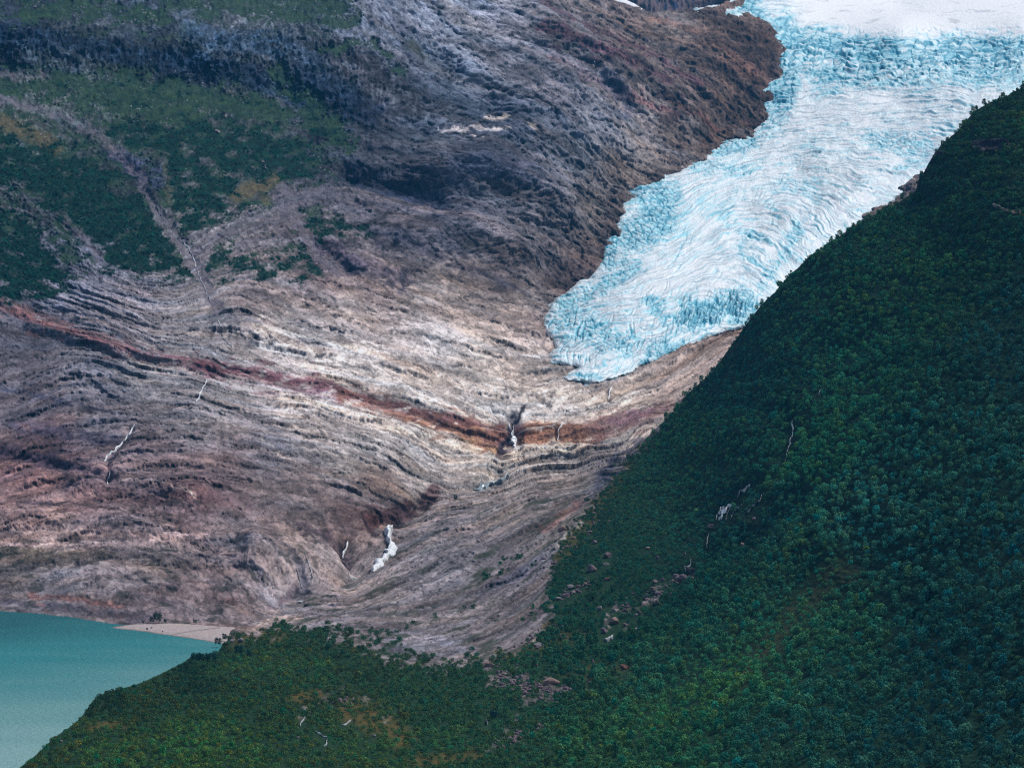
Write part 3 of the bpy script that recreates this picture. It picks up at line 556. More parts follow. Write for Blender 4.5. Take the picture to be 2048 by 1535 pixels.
    h = h * np.clip((z + 1) / 10, .15, 1)
    return h * mpp, c, bm

# broad forms that the beds do not give: bulges (+) and gullies (-), in metres
FORM_F = np.zeros(CU.shape); FORM_N = np.zeros(CU.shape)
def form(F, pts, w, amt):
    amt = float(np.clip(amt * 1.5, -1.0 * w, 1.0 * w))
    b = bbox(pts, w * 2.2); d, _ = linedist(pts, CU[b], CV[b]); F[b] += (amt if F is FORM_F else amt * .35) * np.exp(-(d / w) ** 2)
for p_, w_, a_ in [([(520, 1110), (590, 1130), (660, 1160)], 36, 16), ([(690, 1090), (700, 1130), (720, 1140)], 16, -22), ([(545, 1090), (580, 1130), (605, 1180)], 10, -2.5),
                   ([(750, 1040), (800, 1040), (860, 1000)], 16, -16), ([(740, 960), (820, 980), (870, 985)], 22, 8), ([(880, 990), (930, 985), (1000, 950)], 14, -7),
                   ([(1020, 830), (1035, 845), (1028, 880), (1000, 905)], 9, -12), ([(1080, 800), (1095, 810)], 7, -6), ([(950, 862), (1005, 872)], 10, 5), ([(1050, 862), (1180, 862)], 8, 6),
                   ([(1050, 903), (1130, 898), (1180, 905)], 9, 6), ([(1105, 860), (1112, 880)], 5, -4), ([(1215, 780), (1218, 800)], 5, -4),
                   ([(230, 300), (310, 410), (385, 510), (430, 620)], 12, -3.5), ([(590, 400), (620, 480), (660, 530)], 9, -2.5), ([(0, 905), (120, 930), (230, 965)], 9, -9),
                   ([(260, 860), (215, 920), (215, 970)], 7, -6), ([(700, 350), (800, 380), (880, 400)], 20, -26), ([(860, 330), (960, 330), (1060, 370), (1150, 440)], 34, 20),
                   ([(800, 470), (940, 450), (1060, 520)], 24, 12), ([(1210, 170), (1255, 215), (1290, 250)], 12, -14), ([(1060, 20), (1250, 130), (1400, 250)], 30, 14),
                   ([(860, 110), (1000, 220)], 22, -14), ([(640, 490), (700, 540)], 9, -8), ([(430, 650), (520, 660)], 8, 7), ([(60, 650), (250, 705), (430, 740)], 9, 5), ([(150, 960), (400, 985)], 22, 8), ([(0, 1040), (250, 1050), (500, 1090)], 26, 7)]:
    form(FORM_F, p_, w_, a_)
for p_, w_, a_ in [([(880, 1040), (1000, 1010), (1120, 985)], 16, 6), ([(1600, 1000), (1500, 1070), (1380, 1120), (1300, 1210), (1220, 1270)], 30, -9), ([(1575, 830), (1560, 930), (1450, 1010), (1400, 1080)], 22, -8),
                   ([(1900, 700), (1750, 900), (1650, 1100)], 60, 12), ([(2048, 1000), (1850, 1200), (1700, 1400)], 60, -8), ([(1800, 480), (1600, 700), (1400, 900)], 50, 7)]:
    form(FORM_N, p_, w_, a_)

# ------------------------------------------------------------------ object helpers
def link(o):
    SC.collection.objects.link(o); return o
def tag(o, label=None, cat=None, group=None, kind=None):
    if label: o['label'] = label
    if cat: o['category'] = cat
    if group: o['group'] = group
    if kind: o['kind'] = kind
    return o
def mesh_np(name, V, Fc, mat, col=None, smooth=True):
    V = np.ascontiguousarray(V, np.float32); Fc = np.ascontiguousarray(Fc, np.int32)
    me = bpy.data.meshes.new(name)
    me.vertices.add(len(V)); me.vertices.foreach_set('co', V.ravel())
    n, k = Fc.shape
    me.loops.add(n * k); me.loops.foreach_set('vertex_index', Fc.ravel())
    me.polygons.add(n); me.polygons.foreach_set('loop_start', np.arange(0, n * k, k, dtype=np.int32))
    me.polygons.foreach_set('loop_total', np.full(n, k, np.int32))
    me.polygons.foreach_set('use_smooth', np.full(n, smooth))
    if col is not None:
        at = me.color_attributes.new('tone', 'FLOAT_COLOR', 'POINT')
        c4 = np.ones((len(V), 4), np.float32); c4[:, :3] = col
        at.data.foreach_set('color', c4.ravel())
    me.update(calc_edges=True)
    if mat: me.materials.append(mat)
    return bpy.data.objects.new(name, me)
def grid_obj(name, P, col, mat, keep=None, smooth=True):
    Rr, Cc = P.shape[:2]
    idx = np.arange(Rr * Cc).reshape(Rr, Cc)
    q = np.stack([idx[:-1, :-1], idx[1:, :-1], idx[1:, 1:], idx[:-1, 1:]], -1)
    if keep is not None:
        kk = keep[:-1, :-1] & keep[1:, :-1] & keep[1:, 1:] & keep[:-1, 1:]; q = q[kk]
    else: q = q.reshape(-1, 4)
    used = np.zeros(Rr * Cc, bool); used[q.ravel()] = True
    rem = np.cumsum(used) - 1
    return link(mesh_np(name, P.reshape(-1, 3)[used], rem[q], mat, col.reshape(-1, 3)[used], smooth))
def normals(P):
    du = np.gradient(P, axis=1); dv = np.gradient(P, axis=0)
    n = np.cross(dv, du); n /= np.linalg.norm(n, axis=-1, keepdims=True) + 1e-9
    n *= np.where(n[..., 2:3] < 0, -1, 1)
    return n

def new_mat(name):
    m = bpy.data.materials.new(name); m.use_nodes = True
    return m, m.node_tree, m.node_tree.nodes['Principled BSDF']
def ground_mat(name, rough=.9, scale=.35, bump=.6, dist=.6, var=.25, spec=.04):
    m, t, b = new_mat(name)
    at = t.nodes.new('ShaderNodeAttribute'); at.attribute_name = 'tone'
    geo = t.nodes.new('ShaderNodeNewGeometry')
    n = t.nodes.new('ShaderNodeTexNoise'); n.inputs['Scale'].default_value = scale; n.inputs['Detail'].default_value = 5; n.inputs['Roughness'].default_value = .7
    t.links.new(geo.outputs['Position'], n.inputs['Vector'])
    mr = t.nodes.new('ShaderNodeMapRange'); mr.inputs[1].default_value = .3; mr.inputs[2].default_value = .7; mr.inputs[3].default_value = 1 - var; mr.inputs[4].default_value = 1 + var
    t.links.new(n.outputs['Fac'], mr.inputs[0])
    mx = t.nodes.new('ShaderNodeVectorMath'); mx.operation = 'SCALE'
    t.links.new(at.outputs['Color'], mx.inputs[0]); t.links.new(mr.outputs[0], mx.inputs['Scale'])
    t.links.new(mx.outputs[0], b.inputs['Base Color'])
    bp_ = t.nodes.new('ShaderNodeBump'); bp_.inputs['Strength'].default_value = bump; bp_.inputs['Distance'].default_value = dist
    t.links.new(n.outputs['Fac'], bp_.inputs['Height']); t.links.new(bp_.outputs[0], b.inputs['Normal'])
    b.inputs['Roughness'].default_value = rough; b.inputs['Specular IOR Level'].default_value = spec
    return m
M_ROCK = ground_mat('weathered_rock', bump=.45, dist=.5, var=.14)
M_NEAR = ground_mat('near_ground', scale=.5, bump=.5, dist=.4, var=.2)

# ------------------------------------------------------------------ far mountainside
RV = [(-400, -400), (1060, -260), (1120, -120), (1190, -14), (1215, 2), (1270, 23), (1300, 28), (1340, 26), (1380, 23), (1430, 18), (1470, 8), (1500, -20), (1560, -120), (1700, -400), (2400, -400)]
STEP = 1.55
fu = np.arange(-300, 2480, STEP, dtype=np.float32); fv = np.arange(-150, 1330, STEP, dtype=np.float32)
FU, FV = np.meshgrid(fu, fv)
rv = np.interp(FU, [a for a, b in RV], [b for a, b in RV]) + 2.5 * fbm(FU / 30, FU * 0 + 3, 3)
over = np.maximum(rv - FV, 0)
FVe = np.maximum(FV, rv)
Yf = 1000.0 / samp(IYF, FU, FVe)
PF = unproj(FU, FVe, Yf)
NF = normals(unproj(FU, FV, 1000.0 / samp(IYF, FU, FV)))
hF, cF, bmF = ground(FU, FVe, False, Yf)
hF = hF + samp(FORM_F, FU, FVe)
UICE = np.zeros(CU.shape); GL = GLPTS
d0, _ = linedist(GL + [GL[0]], CU, CV); UICE = np.where(inside(GL, CU, CV), np.clip(d0 - 8, 0, 80), 0)
hF = hF * (1 - .8 * sstep(0, 12, samp(UICE, FU, FVe))) - .55 * samp(UICE, FU, FVe)
RAYF = PF - np.array([0, 0, CAMZ]); RAYF /= np.linalg.norm(RAYF, axis=-1, keepdims=True)
rugF = (sstep(620, 500, FV) * sstep(560, 760, FU))[..., None]
PF = PF + (NF * (.42 + .12 * rugF) - RAYF * (1.15 + .1 * rugF)) * hF[..., None]
PF[..., 1] += over * 9; PF[..., 2] -= over * 4
sil_at = np.interp(FU, [a for a, b in SIL], [b for a, b in SIL])
keepF = FV < sil_at + 110
def far_pt(u, v):
    x = min(max((u - fu[0]) / STEP, 0), len(fu) - 1.01); y = min(max((v - fv[0]) / STEP, 0), len(fv) - 1.01)
    i, j = int(x), int(y); fx, fy = x - i, y - j
    return Vector((PF[j, i] * (1 - fx) * (1 - fy) + PF[j, i + 1] * fx * (1 - fy) + PF[j + 1, i] * (1 - fx) * fy + PF[j + 1, i + 1] * fx * fy).tolist())
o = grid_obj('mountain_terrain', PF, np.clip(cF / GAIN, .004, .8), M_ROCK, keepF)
tag(o, 'ice-smoothed bedrock mountainside with grey, tan and rust red beds', kind='structure')

# ------------------------------------------------------------------ near slope and lakeside ground
NR = 900
nu = np.arange(-240, 2720, 1.75, dtype=np.float32)
svl = np.interp(nu, [a for a, b in SIL], [b for a, b in SIL]).astype(np.float32)
svl += np.where(nu > 1215, 3.0, 1.0) * fbm(nu / 22, nu * 0 + 7, 3)
wv = np.linspace(0, 1, NR, dtype=np.float32) ** 1.0
BACK = 26
NU = np.repeat(nu[None], NR, 0); NV = svl[None] + wv[:, None] * (1720 - svl[None])
Yn = 1000.0 / samp(IYN, NU, NV)
PN0 = unproj(NU, NV, Yn); NN = normals(PN0)
hN, cN, nvN = ground(NU, NV, True, Yn)
edge = sstep(0, 10, NV - svl[None])
hN = hN * (.35 + .65 * edge) + samp(FORM_N, NU, NV)
RAYN = PN0 - np.array([0, 0, CAMZ]); RAYN /= np.linalg.norm(RAYN, axis=-1, keepdims=True)
rk_ = (1 - nvN) * .9
PN = PN0 + (NN * (1 - .55 * rk_)[..., None] - RAYN * rk_[..., None]) * hN[..., None]
# the far side of the crest, falling away behind
bk = np.arange(BACK, 0, -1, dtype=np.float32)[:, None]
hill = sstep(1180, 1330, nu)[None]
Pb = np.repeat(PN[:1], BACK, 0).copy()
Pb[..., 1] += bk * (3 + 9 * hill); Pb[..., 2] -= (bk ** 1.2) * (1.2 + 4.5 * hill)
cb = np.repeat(cN[:1], BACK, 0)
o = grid_obj('hillside_terrain', np.concatenate([Pb, PN]), np.clip(np.concatenate([cb, cN]) / GAIN, .004, .7), M_NEAR)
tag(o, 'near valley side with slabs, scrub ground and lakeside flat', kind='structure')
def near_pt(u, v):
    x = min(max((u - nu[0]) / 1.75, 0), len(nu) - 1.01); i = int(x)
    s_ = svl[i]; y = min(max((v - s_) / (1720 - s_) * (NR - 1), 0), NR - 1.01); j = int(y); fx, fy = x - i, y - j
    return Vector((PN[j, i] * (1 - fx) * (1 - fy) + PN[j, i + 1] * fx * (1 - fy) + PN[j + 1, i] * (1 - fx) * fy + PN[j + 1, i + 1] * fx * fy).tolist())

# ------------------------------------------------------------------ distant ridge behind the slabs
du_ = np.arange(1000, 1720, 2.0); dv_ = np.arange(-170, 70, 2.0)
DU, DV = np.meshgrid(du_, dv_)
DY = 8300 - (DV + 170) * 3.0 + 40 * ridge(DU / 18, DV / 60, 3) + 30 * fbm(DU / 8, DV / 30, 2)
DP = unproj(DU, DV, DY)
dt = fbm(DU / 9, DV / 18, 3); dh = fbm(DU / 40, DV / 16 + 5, 3)
dc = L_(96, 84, 88) * (1 + .5 * dt)[..., None]
dc = dc * (1 - .6 * sstep(.05, .5, dh))[..., None]
dc = np.where((sstep(1440, 1400, DU) * sstep(.2, .6, fbm(DU / 12 + 4, DV / 30, 2)))[..., None] > .5, L_(52, 60, 84), dc)
o = grid_obj('mountain_ridge', DP, dc / GAIN, M_ROCK)
tag(o, 'dark far rock wall behind the slabs', kind='structure')
# snowfield on its flank
su = np.arange(1120, 1310, 2.0); sv = np.linspace(0, 1, 30)
SU, SW = np.meshgrid(su, sv)
topv = -60 + (SU - 1120) * .0; botv = np.interp(SU, [1120, 1200, 1240, 1280, 1296, 1310], [40, 40, 40, 40, 29, 28]); topv = np.interp(SU, [1120, 1230, 1252, 1270, 1285, 1300, 1310], [-90, -30, 0, 8, 18, 27, 28])
SV = topv + SW * (botv - topv)
SP = unproj(SU, SV, 7600 - SV * 2 + 6 * fbm(SU / 20, SV / 8, 2) - 25 * np.sin(np.pi * SW) ** .5)

M_SNOW, t_, b_ = new_mat('snow'); b_.inputs['Base Color'].default_value = (.86, .89, .93, 1); b_.inputs['Roughness'].default_value = .8
o = grid_obj('snowfield', SP, np.ones(SP.shape), M_SNOW)
tag(o, 'white snowfield lying against the dark rock wall at the top', 'snowfield')

# ------------------------------------------------------------------ glacier
gstep = 1.3
gu = np.arange(1070, 2400, gstep, dtype=np.float32); gv = np.arange(-150, 790, gstep, dtype=np.float32)
GU, GV = np.meshgrid(gu, gv)
keepG = GV < np.interp(GU, [a for a, b in SIL], [b for a, b in SIL]) + 60
d_, _ = linedist(GL + [GL[0]], GU, GV)
SD = np.where(inside(GL, GU, GV), d_, -d_)
SDn = SD + 2.2 * fbm(GU / 9, GV / 9, 3) + 3 * noise(GU / 26, GV / 26)
# lines of equal age of the ice: crevasses open along them
IC = [(0, [(1500, 60), (1700, 62), (1900, 75), (2100, 70)]), (45, [(1570, 110), (1800, 105), (2050, 112)]), (95, [(1560, 165), (1750, 155), (2000, 160)]), (150, [(1545, 215), (1700, 200), (1900, 195), (2050, 185)]),
      (215, [(1440, 300), (1550, 265), (1750, 250), (1900, 245)]), (280, [(1360, 350), (1480, 320), (1650, 300), (1850, 300)]), (340, [(1270, 400), (1400, 375), (1550, 340), (1700, 345), (1830, 370)]),
      (410, [(1240, 470), (1380, 440), (1500, 390), (1600, 385), (1700, 440)]), (480, [(1190, 545), (1300, 510), (1420, 450), (1530, 430), (1640, 490)]), (550, [(1110, 610), (1250, 580), (1380, 530), (1500, 500), (1580, 560)]),
      (620, [(1090, 660), (1200, 640), (1320, 610), (1450, 580), (1520, 600)]), (680, [(1105, 720), (1220, 700), (1340, 670), (1480, 640)]), (720, [(1140, 760), (1200, 755), (1300, 715), (1400, 680)])]
ip, iv_ = [], []
for s_, l in IC:
    for p in l: ip.append(p); iv_.append(s_)
ICE = tps_field(ip, iv_)
g = samp(ICE, GU, GV)
gw = g + 10 * fbm(GU / 60, GV / 40, 3) + 2.5 * fbm(GU / 14, GV / 10, 2)
tt = GU + .25 * GV + 8 * fbm(GU / 50 + 8, GV / 40, 2)
# regional weights
GUw = GU + 16 * fbm(GU / 34, GV / 24, 3); GVw = GV + 12 * fbm(GU / 34 + 50, GV / 22, 3)
def region(pts, w, soft):
    d, _ = linedist(pts, GUw, GVw); return 1 - sstep(w * .6, w * 1.1 + soft, d)
fall = region([(1620, 100), (1760, 120), (1900, 110), (2300, 115)], 32, 40)           # icefall
fall = np.maximum(fall, .8 * region([(1560, 60), (1570, 120), (1560, 200), (1540, 250)], 22, 22))
plate = sstep(72, 52, GV + .04 * (1900 - GU)) * sstep(1560, 1640, GU)                       # smooth snow above
plate = np.maximum(plate, .9 * sstep(80, 62, GV) * sstep(1620, 1740, GU))
snout = region([(1110, 660), (1200, 700), (1330, 640), (1480, 620)], 42, 40)
smooth_ = np.maximum(region([(1330, 560), (1400, 545), (1440, 575)], 22, 30), .7 * region([(1560, 235), (1700, 225), (1800, 215)], 16, 30))
blue = np.zeros(GU.shape)
for p_, w_, a_ in [([(1600, 90), (1720, 105), (1850, 110), (2050, 105)], 26, .95), ([(1560, 60), (1575, 110), (1570, 160), (1545, 220)], 30, .85), ([(1650, 150), (1800, 150), (1980, 145), (2100, 160)], 26, .6), ([(1500, 10), (1520, 40)], 20, .8), ([(1430, 300), (1500, 285)], 14, .7), ([(1390, 335), (1480, 345)], 14, .45),
                   ([(1280, 380), (1330, 400), (1310, 440), (1270, 470)], 34, .8), ([(1230, 480), (1215, 520)], 16, .8), ([(1130, 610), (1200, 580), (1260, 540)], 16, .55), ([(1380, 640), (1420, 620), (1480, 610)], 26, .9), ([(1180, 660), (1210, 680), (1240, 690)], 30, .6), ([(1290, 720), (1350, 690)], 12, .85),
                   ([(1300, 600), (1330, 640)], 14, .5), ([(1110, 650), (1140, 640)], 18, .55), ([(1500, 470), (1480, 500)], 14, .4), ([(1600, 450), (1560, 520), (1520, 580)], 14, .5), ([(1750, 280), (1850, 300)], 20, .45), ([(1560, 370), (1640, 400)], 14, .3), ([(1150, 755), (1200, 755)], 10, .5)]:
    blue = np.maximum(blue, a_ * region(p_, w_ * .5, w_ * 1.2))
dirt = np.zeros(GU.shape)
for p_, w_, a_ in [([(1620, 330), (1700, 360), (1660, 400)], 32, .8), ([(1500, 410), (1570, 440), (1530, 460)], 20, .8), ([(1600, 340), (1500, 360)], 18, .4), ([(1640, 250), (1780, 260)], 30, .45), ([(1720, 440), (1600, 540)], 10, .5), ([(1350, 600), (1420, 590)], 6, .7), ([(1450, 540), (1540, 470)], 12, .4), ([(1830, 15), (1950, 40), (2048, 50)], 14, .35)]:
    dirt = np.maximum(dirt, .75 * a_ * region(p_, w_ * .4, w_ * 1.6))
calm = np.clip(plate + smooth_ * .6, 0, 1)
def steps(lam, tl, off, wob=.5):                # crevassed steps across the flow: height profile and blue ice face
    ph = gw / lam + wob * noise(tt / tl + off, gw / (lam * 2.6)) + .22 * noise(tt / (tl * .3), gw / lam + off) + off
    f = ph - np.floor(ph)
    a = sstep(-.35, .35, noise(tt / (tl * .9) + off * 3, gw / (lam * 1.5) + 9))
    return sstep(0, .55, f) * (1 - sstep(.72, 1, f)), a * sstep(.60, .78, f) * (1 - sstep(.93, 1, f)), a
rv1 = .5 * noise(GU / 70, GV / 50) + .25 * noise(GU / 16, GV / 12)
p1, q1, a1 = steps(10.5, 46, 0.3, .8); p2, q2, a2 = steps(6.2, 24, 5.1, .7)
f1, f2, cv_ = worley(tt / 24 + .4 * noise(GU / 20, GV / 16), gw / 12)
gap = 1 - sstep(.0, .22, f2 - f1)
hI = fall * (4.4 * p1 * a1 + 2.0 * p2 * a2 - 2.2 * gap + 2.5 * (cv_ - .5))
midw = np.clip(1 - fall - calm, 0, 1)
p3, q3, a3 = steps(13.5, 170, 2.2, .9); p4, q4, a4 = steps(7.2, 105, 8.8, .9); p5, q5, a5 = steps(4.1, 62, 3.7, .9)
p6, q6, a6 = steps(2.9, 17, 6.7, .9)
m1 = sstep(-.25, .35, fbm(GU / 60 + 2, GV / 45, 2)); m2 = .45 + .55 * sstep(-.3, .3, fbm(GU / 36 + 22, GV / 24, 2)); m3 = .5 + .5 * sstep(-.4, .3, fbm(GU / 22 + 2, GV / 15 + 8, 2))
hI += midw * (3.4 * p3 * a3 * m1 + 2.4 * p4 * a4 * m2 + .9 * p5 * a5 * m3 + .3 * p6)
c1 = q3 * m1; c2 = q4 * m2; c3 = q5 * m3; gapb = q2
hI += (1 - calm) * (4 * fbm(GU / 80, GV / 55, 2) + 1.8 * fbm(GU / 26, GV / 18, 2))
# snout crevasses run down the slope
rx = (GU * .93 + GV * .36); ry = (GV * .93 - GU * .36)
rr = ridge(rx / 13 + .6 * noise(GU / 30, GV / 30), ry / 60, 2); cs = sstep(.60, .95, rr) * sstep(-.3, .3, noise(GU / 30 + 5, GV / 26))
rx2 = GU / 11 + GV / 26 + .4 * noise(GU / 20, GV / 20)
cs2 = sstep(.6, .96, ridge(rx2, GV / 38 + 5, 1)) * region([(1370, 635), (1440, 620), (1480, 605)], 18, 18)
hI -= snout * (4.5 * cs) + 6 * cs2
# longitudinal streaks in the lower tongue
lg = region([(1500, 400), (1420, 480), (1330, 560)], 60, 60)
ls = sstep(.62, .97, ridge((GU * .75 + GV * .66) / 12 + .9 * fbm(GU / 60, GV / 60, 2), (GV * .75 - GU * .66) / 90, 2))
hI -= 2.6 * lg * ls * m1
f1c, f2c, cvc = worley((GU * .9 + GV * .44) / 17 + 3 + .5 * noise(GU / 16, GV / 12), (GV * .9 - GU * .44) / 8)
gapc = 1 - sstep(.03, .35, f2c - f1c)
rough_ = np.clip(blue * 1.1, 0, 1) * (1 - fall)
hI -= 2.6 * rough_ * gapc
hI += rough_ * 2.4 * (cvc - .5)
hI += .5 * fbm(GU / 5, GV / 4, 2) * (1 - calm * .8) - calm * .5 * sstep(.7, .95, ridge(tt / 120, gw / 6, 1))
# body of the ice, bulging out of its bed
body = 30 * np.sqrt(np.clip(SDn, 0, 60) / 60) + np.where(SDn < 0, SDn * 1.2, 0)
tongue = sstep(560, 700, GV) * 14 * np.sqrt(np.clip(SDn, 0, 26) / 26)
Yg = 1000.0 / samp(IYF, GU, GV)
hx = samp(FORM_F, GU, GV)
Yg = Yg - body * 1.5 - tongue * 1.4 - 4 + np.where(SDn < 0, 14, 0) * 0
Pg0 = unproj(GU, GV, Yg); NG = normals(unproj(GU, GV, 1000.0 / samp(IYF, GU, GV)))
Pg = Pg0 + NG * (hI * Yg / FPX * sstep(-2, 10, SDn) + 1.0)[..., None]
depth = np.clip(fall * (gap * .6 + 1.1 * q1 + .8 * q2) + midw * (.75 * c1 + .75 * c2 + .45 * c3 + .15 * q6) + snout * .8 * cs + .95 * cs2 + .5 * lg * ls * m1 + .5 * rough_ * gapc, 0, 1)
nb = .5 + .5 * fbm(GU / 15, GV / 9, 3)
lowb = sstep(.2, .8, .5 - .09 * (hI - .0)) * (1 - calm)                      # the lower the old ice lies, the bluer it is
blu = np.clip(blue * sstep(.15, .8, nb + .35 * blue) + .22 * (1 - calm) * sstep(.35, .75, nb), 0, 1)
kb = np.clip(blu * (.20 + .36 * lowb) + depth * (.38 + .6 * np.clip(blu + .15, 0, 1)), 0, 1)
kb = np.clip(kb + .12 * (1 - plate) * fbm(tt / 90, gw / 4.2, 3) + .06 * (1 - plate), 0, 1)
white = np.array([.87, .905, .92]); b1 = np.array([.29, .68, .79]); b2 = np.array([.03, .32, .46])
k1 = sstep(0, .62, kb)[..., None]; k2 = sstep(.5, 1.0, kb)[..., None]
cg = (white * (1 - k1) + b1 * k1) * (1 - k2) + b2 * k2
greyer = sstep(.35, .95, .5 + .8 * fbm(tt / 80 + 5, gw / 3.6 + rv1, 3)) * (1 - plate) * (1 - .5 * fall)
cg = cg * (1 - .38 * greyer[..., None] * np.array([1.4, 1.15, 1.0]))
dd = sstep(.30, .75, dirt * .5 + .62 * ridge(tt / 22, gw / 4.0 + 40 + rv1, 2) - .1) * np.clip(dirt * 1.1 + .06, 0, 1)
spk = sstep(.62, .8, noise(GU / 3.2, GV / 2.8)) * sstep(.1, .5, fbm(GU / 40, GV / 30 + 3, 2)) * (1 - plate) * .7
pdl = plate * 1.2 * sstep(.72, .97, ridge(tt / 160, (gw + .1 * GU) / 9, 1)) * sstep(-.1, .4, noise(GU / 60, GV / 10))
dd = np.clip(dd + spk + pdl * .5, 0, 1)[..., None]
cg = cg * (1 - .72 * dd) + np.array([.22, .26, .30]) * .72 * dd
rim = (1 - sstep(1, 7, SDn)) * sstep(-.1, .5, fbm(GU / 9, GV / 9, 2))
cg = cg * (1 - .45 * rim[..., None])
cg = np.where((plate * sstep(.3, .8, 1 - 0 * plate))[..., None] > 2, cg, cg)
M_ICE = ground_mat('glacier_ice', rough=.55, scale=.25, bump=.35, dist=.8, var=.05, spec=.4)
o = grid_obj('glacier', Pg, np.clip(cg, .01, .9), M_ICE, keepG & (SDn > -9))
tag(o, 'blue-white crevassed glacier tongue flowing down between the bare rock and the wooded slope', 'glacier')
def ice_pt(u, v):
    x = (u - gu[0]) / gstep; y = (v - gv[0]) / gstep; i, j = int(x), int(y)
    return Vector(Pg[j, i].tolist())

# ------------------------------------------------------------------ lake
M_LAKE, t_, b_ = new_mat('glacial_lake_water')
geo = t_.nodes.new('ShaderNodeNewGeometry')
mp = t_.nodes.new('ShaderNodeMapping'); mp.inputs['Scale'].default_value = (.006, .012, 1); mp.inputs['Rotation'].default_value = (0, 0, R(38))
t_.links.new(geo.outputs['Position'], mp.inputs['Vector'])
n1 = t_.nodes.new('ShaderNodeTexNoise'); n1.inputs['Scale'].default_value = 1.0; n1.inputs['Detail'].default_value = 4
t_.links.new(mp.outputs[0], n1.inputs['Vector'])
sx = t_.nodes.new('ShaderNodeSeparateXYZ'); t_.links.new(geo.outputs['Position'], sx.inputs[0])
# sky reflection painted into the silty teal: paler towards the near right shore
mr = t_.nodes.new('ShaderNodeMapRange'); mr.inputs[1].default_value = 2330; mr.inputs[2].default_value = 1560
xy = t_.nodes.new('ShaderNodeMath'); xy.operation = 'MULTIPLY_ADD'; xy.inputs[1].default_value = -1.1; t_.links.new(sx.outputs['X'], xy.inputs[0]); t_.links.new(sx.outputs['Y'], xy.inputs[2])
xz = t_.nodes.new('ShaderNodeMath'); xz.operation = 'ADD'; xz.inputs[1].default_value = -250; t_.links.new(xy.outputs[0], xz.inputs[0]); t_.links.new(xz.outputs[0], mr.inputs[0])
ad = t_.nodes.new('ShaderNodeMath'); ad.operation = 'ADD'
mm = t_.nodes.new('ShaderNodeMapRange'); mm.inputs[1].default_value = .35; mm.inputs[2].default_value = .65; mm.inputs[3].default_value = -.08; mm.inputs[4].default_value = .08
t_.links.new(n1.outputs['Fac'], mm.inputs[0]); t_.links.new(mr.outputs[0], ad.inputs[0]); t_.links.new(mm.outputs[0], ad.inputs[1])
cr = t_.nodes.new('ShaderNodeValToRGB'); cr.color_ramp.elements[0].color = (.003, .10, .11, 1); cr.color_ramp.elements[1].color = (.19, .35, .34, 1)
e = cr.color_ramp.elements.new(.35); e.color = (.018, .19, .20, 1)
t_.links.new(ad.outputs[0], cr.inputs[0]); t_.links.new(cr.outputs[0], b_.inputs['Base Color'])
n2 = t_.nodes.new('ShaderNodeTexNoise'); n2.inputs['Scale'].default_value = .3; n2.inputs['Detail'].default_value = 4
t_.links.new(geo.outputs['Position'], n2.inputs['Vector'])
bp_ = t_.nodes.new('ShaderNodeBump'); bp_.inputs['Strength'].default_value = 1.0; bp_.inputs['Distance'].default_value = 1.6
t_.links.new(n2.outputs['Fac'], bp_.inputs['Height']); t_.links.new(bp_.outputs[0], b_.inputs['Normal'])
b_.inputs['Roughness'].default_value = .4; b_.inputs['IOR'].default_value = 1.33; b_.inputs['Specular IOR Level'].default_value = .2
bm = bmesh.new()
for c in [(-1100, 700, 0), (300, 700, 0), (300, 2600, 0), (-1100, 2600, 0)]: bm.verts.new(c)
bm.faces.new(bm.verts); me = bpy.data.meshes.new('lake'); bm.to_mesh(me); bm.free(); me.materials.append(M_LAKE)
tag(link(bpy.data.objects.new('lake', me)), 'milky turquoise glacial lake', kind='structure')

# gravel spit
SPIT = [(222, 1254), (262, 1247), (300, 1243), (360, 1242), (420, 1246), (470, 1250), (480, 1270), (452, 1288), (430, 1284), (390, 1277), (345, 1271), (300, 1264), (262, 1259), (238, 1257)]
pu = np.arange(205, 500, 1.2); pv = np.arange(1235, 1300, .6)
PU, PV = np.meshgrid(pu, pv)
d_, _ = linedist(SPIT + [SPIT[0]], PU, PV); sdp = np.where(inside(SPIT, PU, PV), d_, -d_) + 1.0 * fbm(PU / 12, PV / 5, 3)
zz = np.clip(sdp * .12, -1.2, .9) + .12 * fbm(PU / 20, PV / 5, 3)
PS = unproj(PU, PV, Yz(PV, zz)); 
pc = L_(150, 140, 138) * (1 + .18 * fbm(PU / 8, PV / 3, 3))[..., None]
wet = (1 - sstep(.0, 3.0, sdp))[..., None]; pc = pc * (1 - .55 * wet)
gb = (sstep(.9, .2, np.abs(PV - 1245.5 - .01 * (PU - 330)) / 3) * sstep(300, 320, PU) * sstep(440, 380, PU) * sstep(-.1, .2, noise(PU / 7, PV)))[..., None]
pc = pc * (1 - .7 * gb) + L_(170, 165, 70) * .7 * gb
cd, _ = linedist([(345, 1268), (380, 1262), (410, 1258), (440, 1254)], PU, PV)
pc = pc * (1 - .35 * (1 - sstep(.5, 1.8, cd)))[..., None]
M_GRAVEL = ground_mat('gravel', scale=.8, bump=.4, dist=.2, var=.15)
o = grid_obj('beach', PS, pc / GAIN, M_GRAVEL, sdp > -8)
tag(o, 'pale gravel spit reaching into the lake', kind='structure')

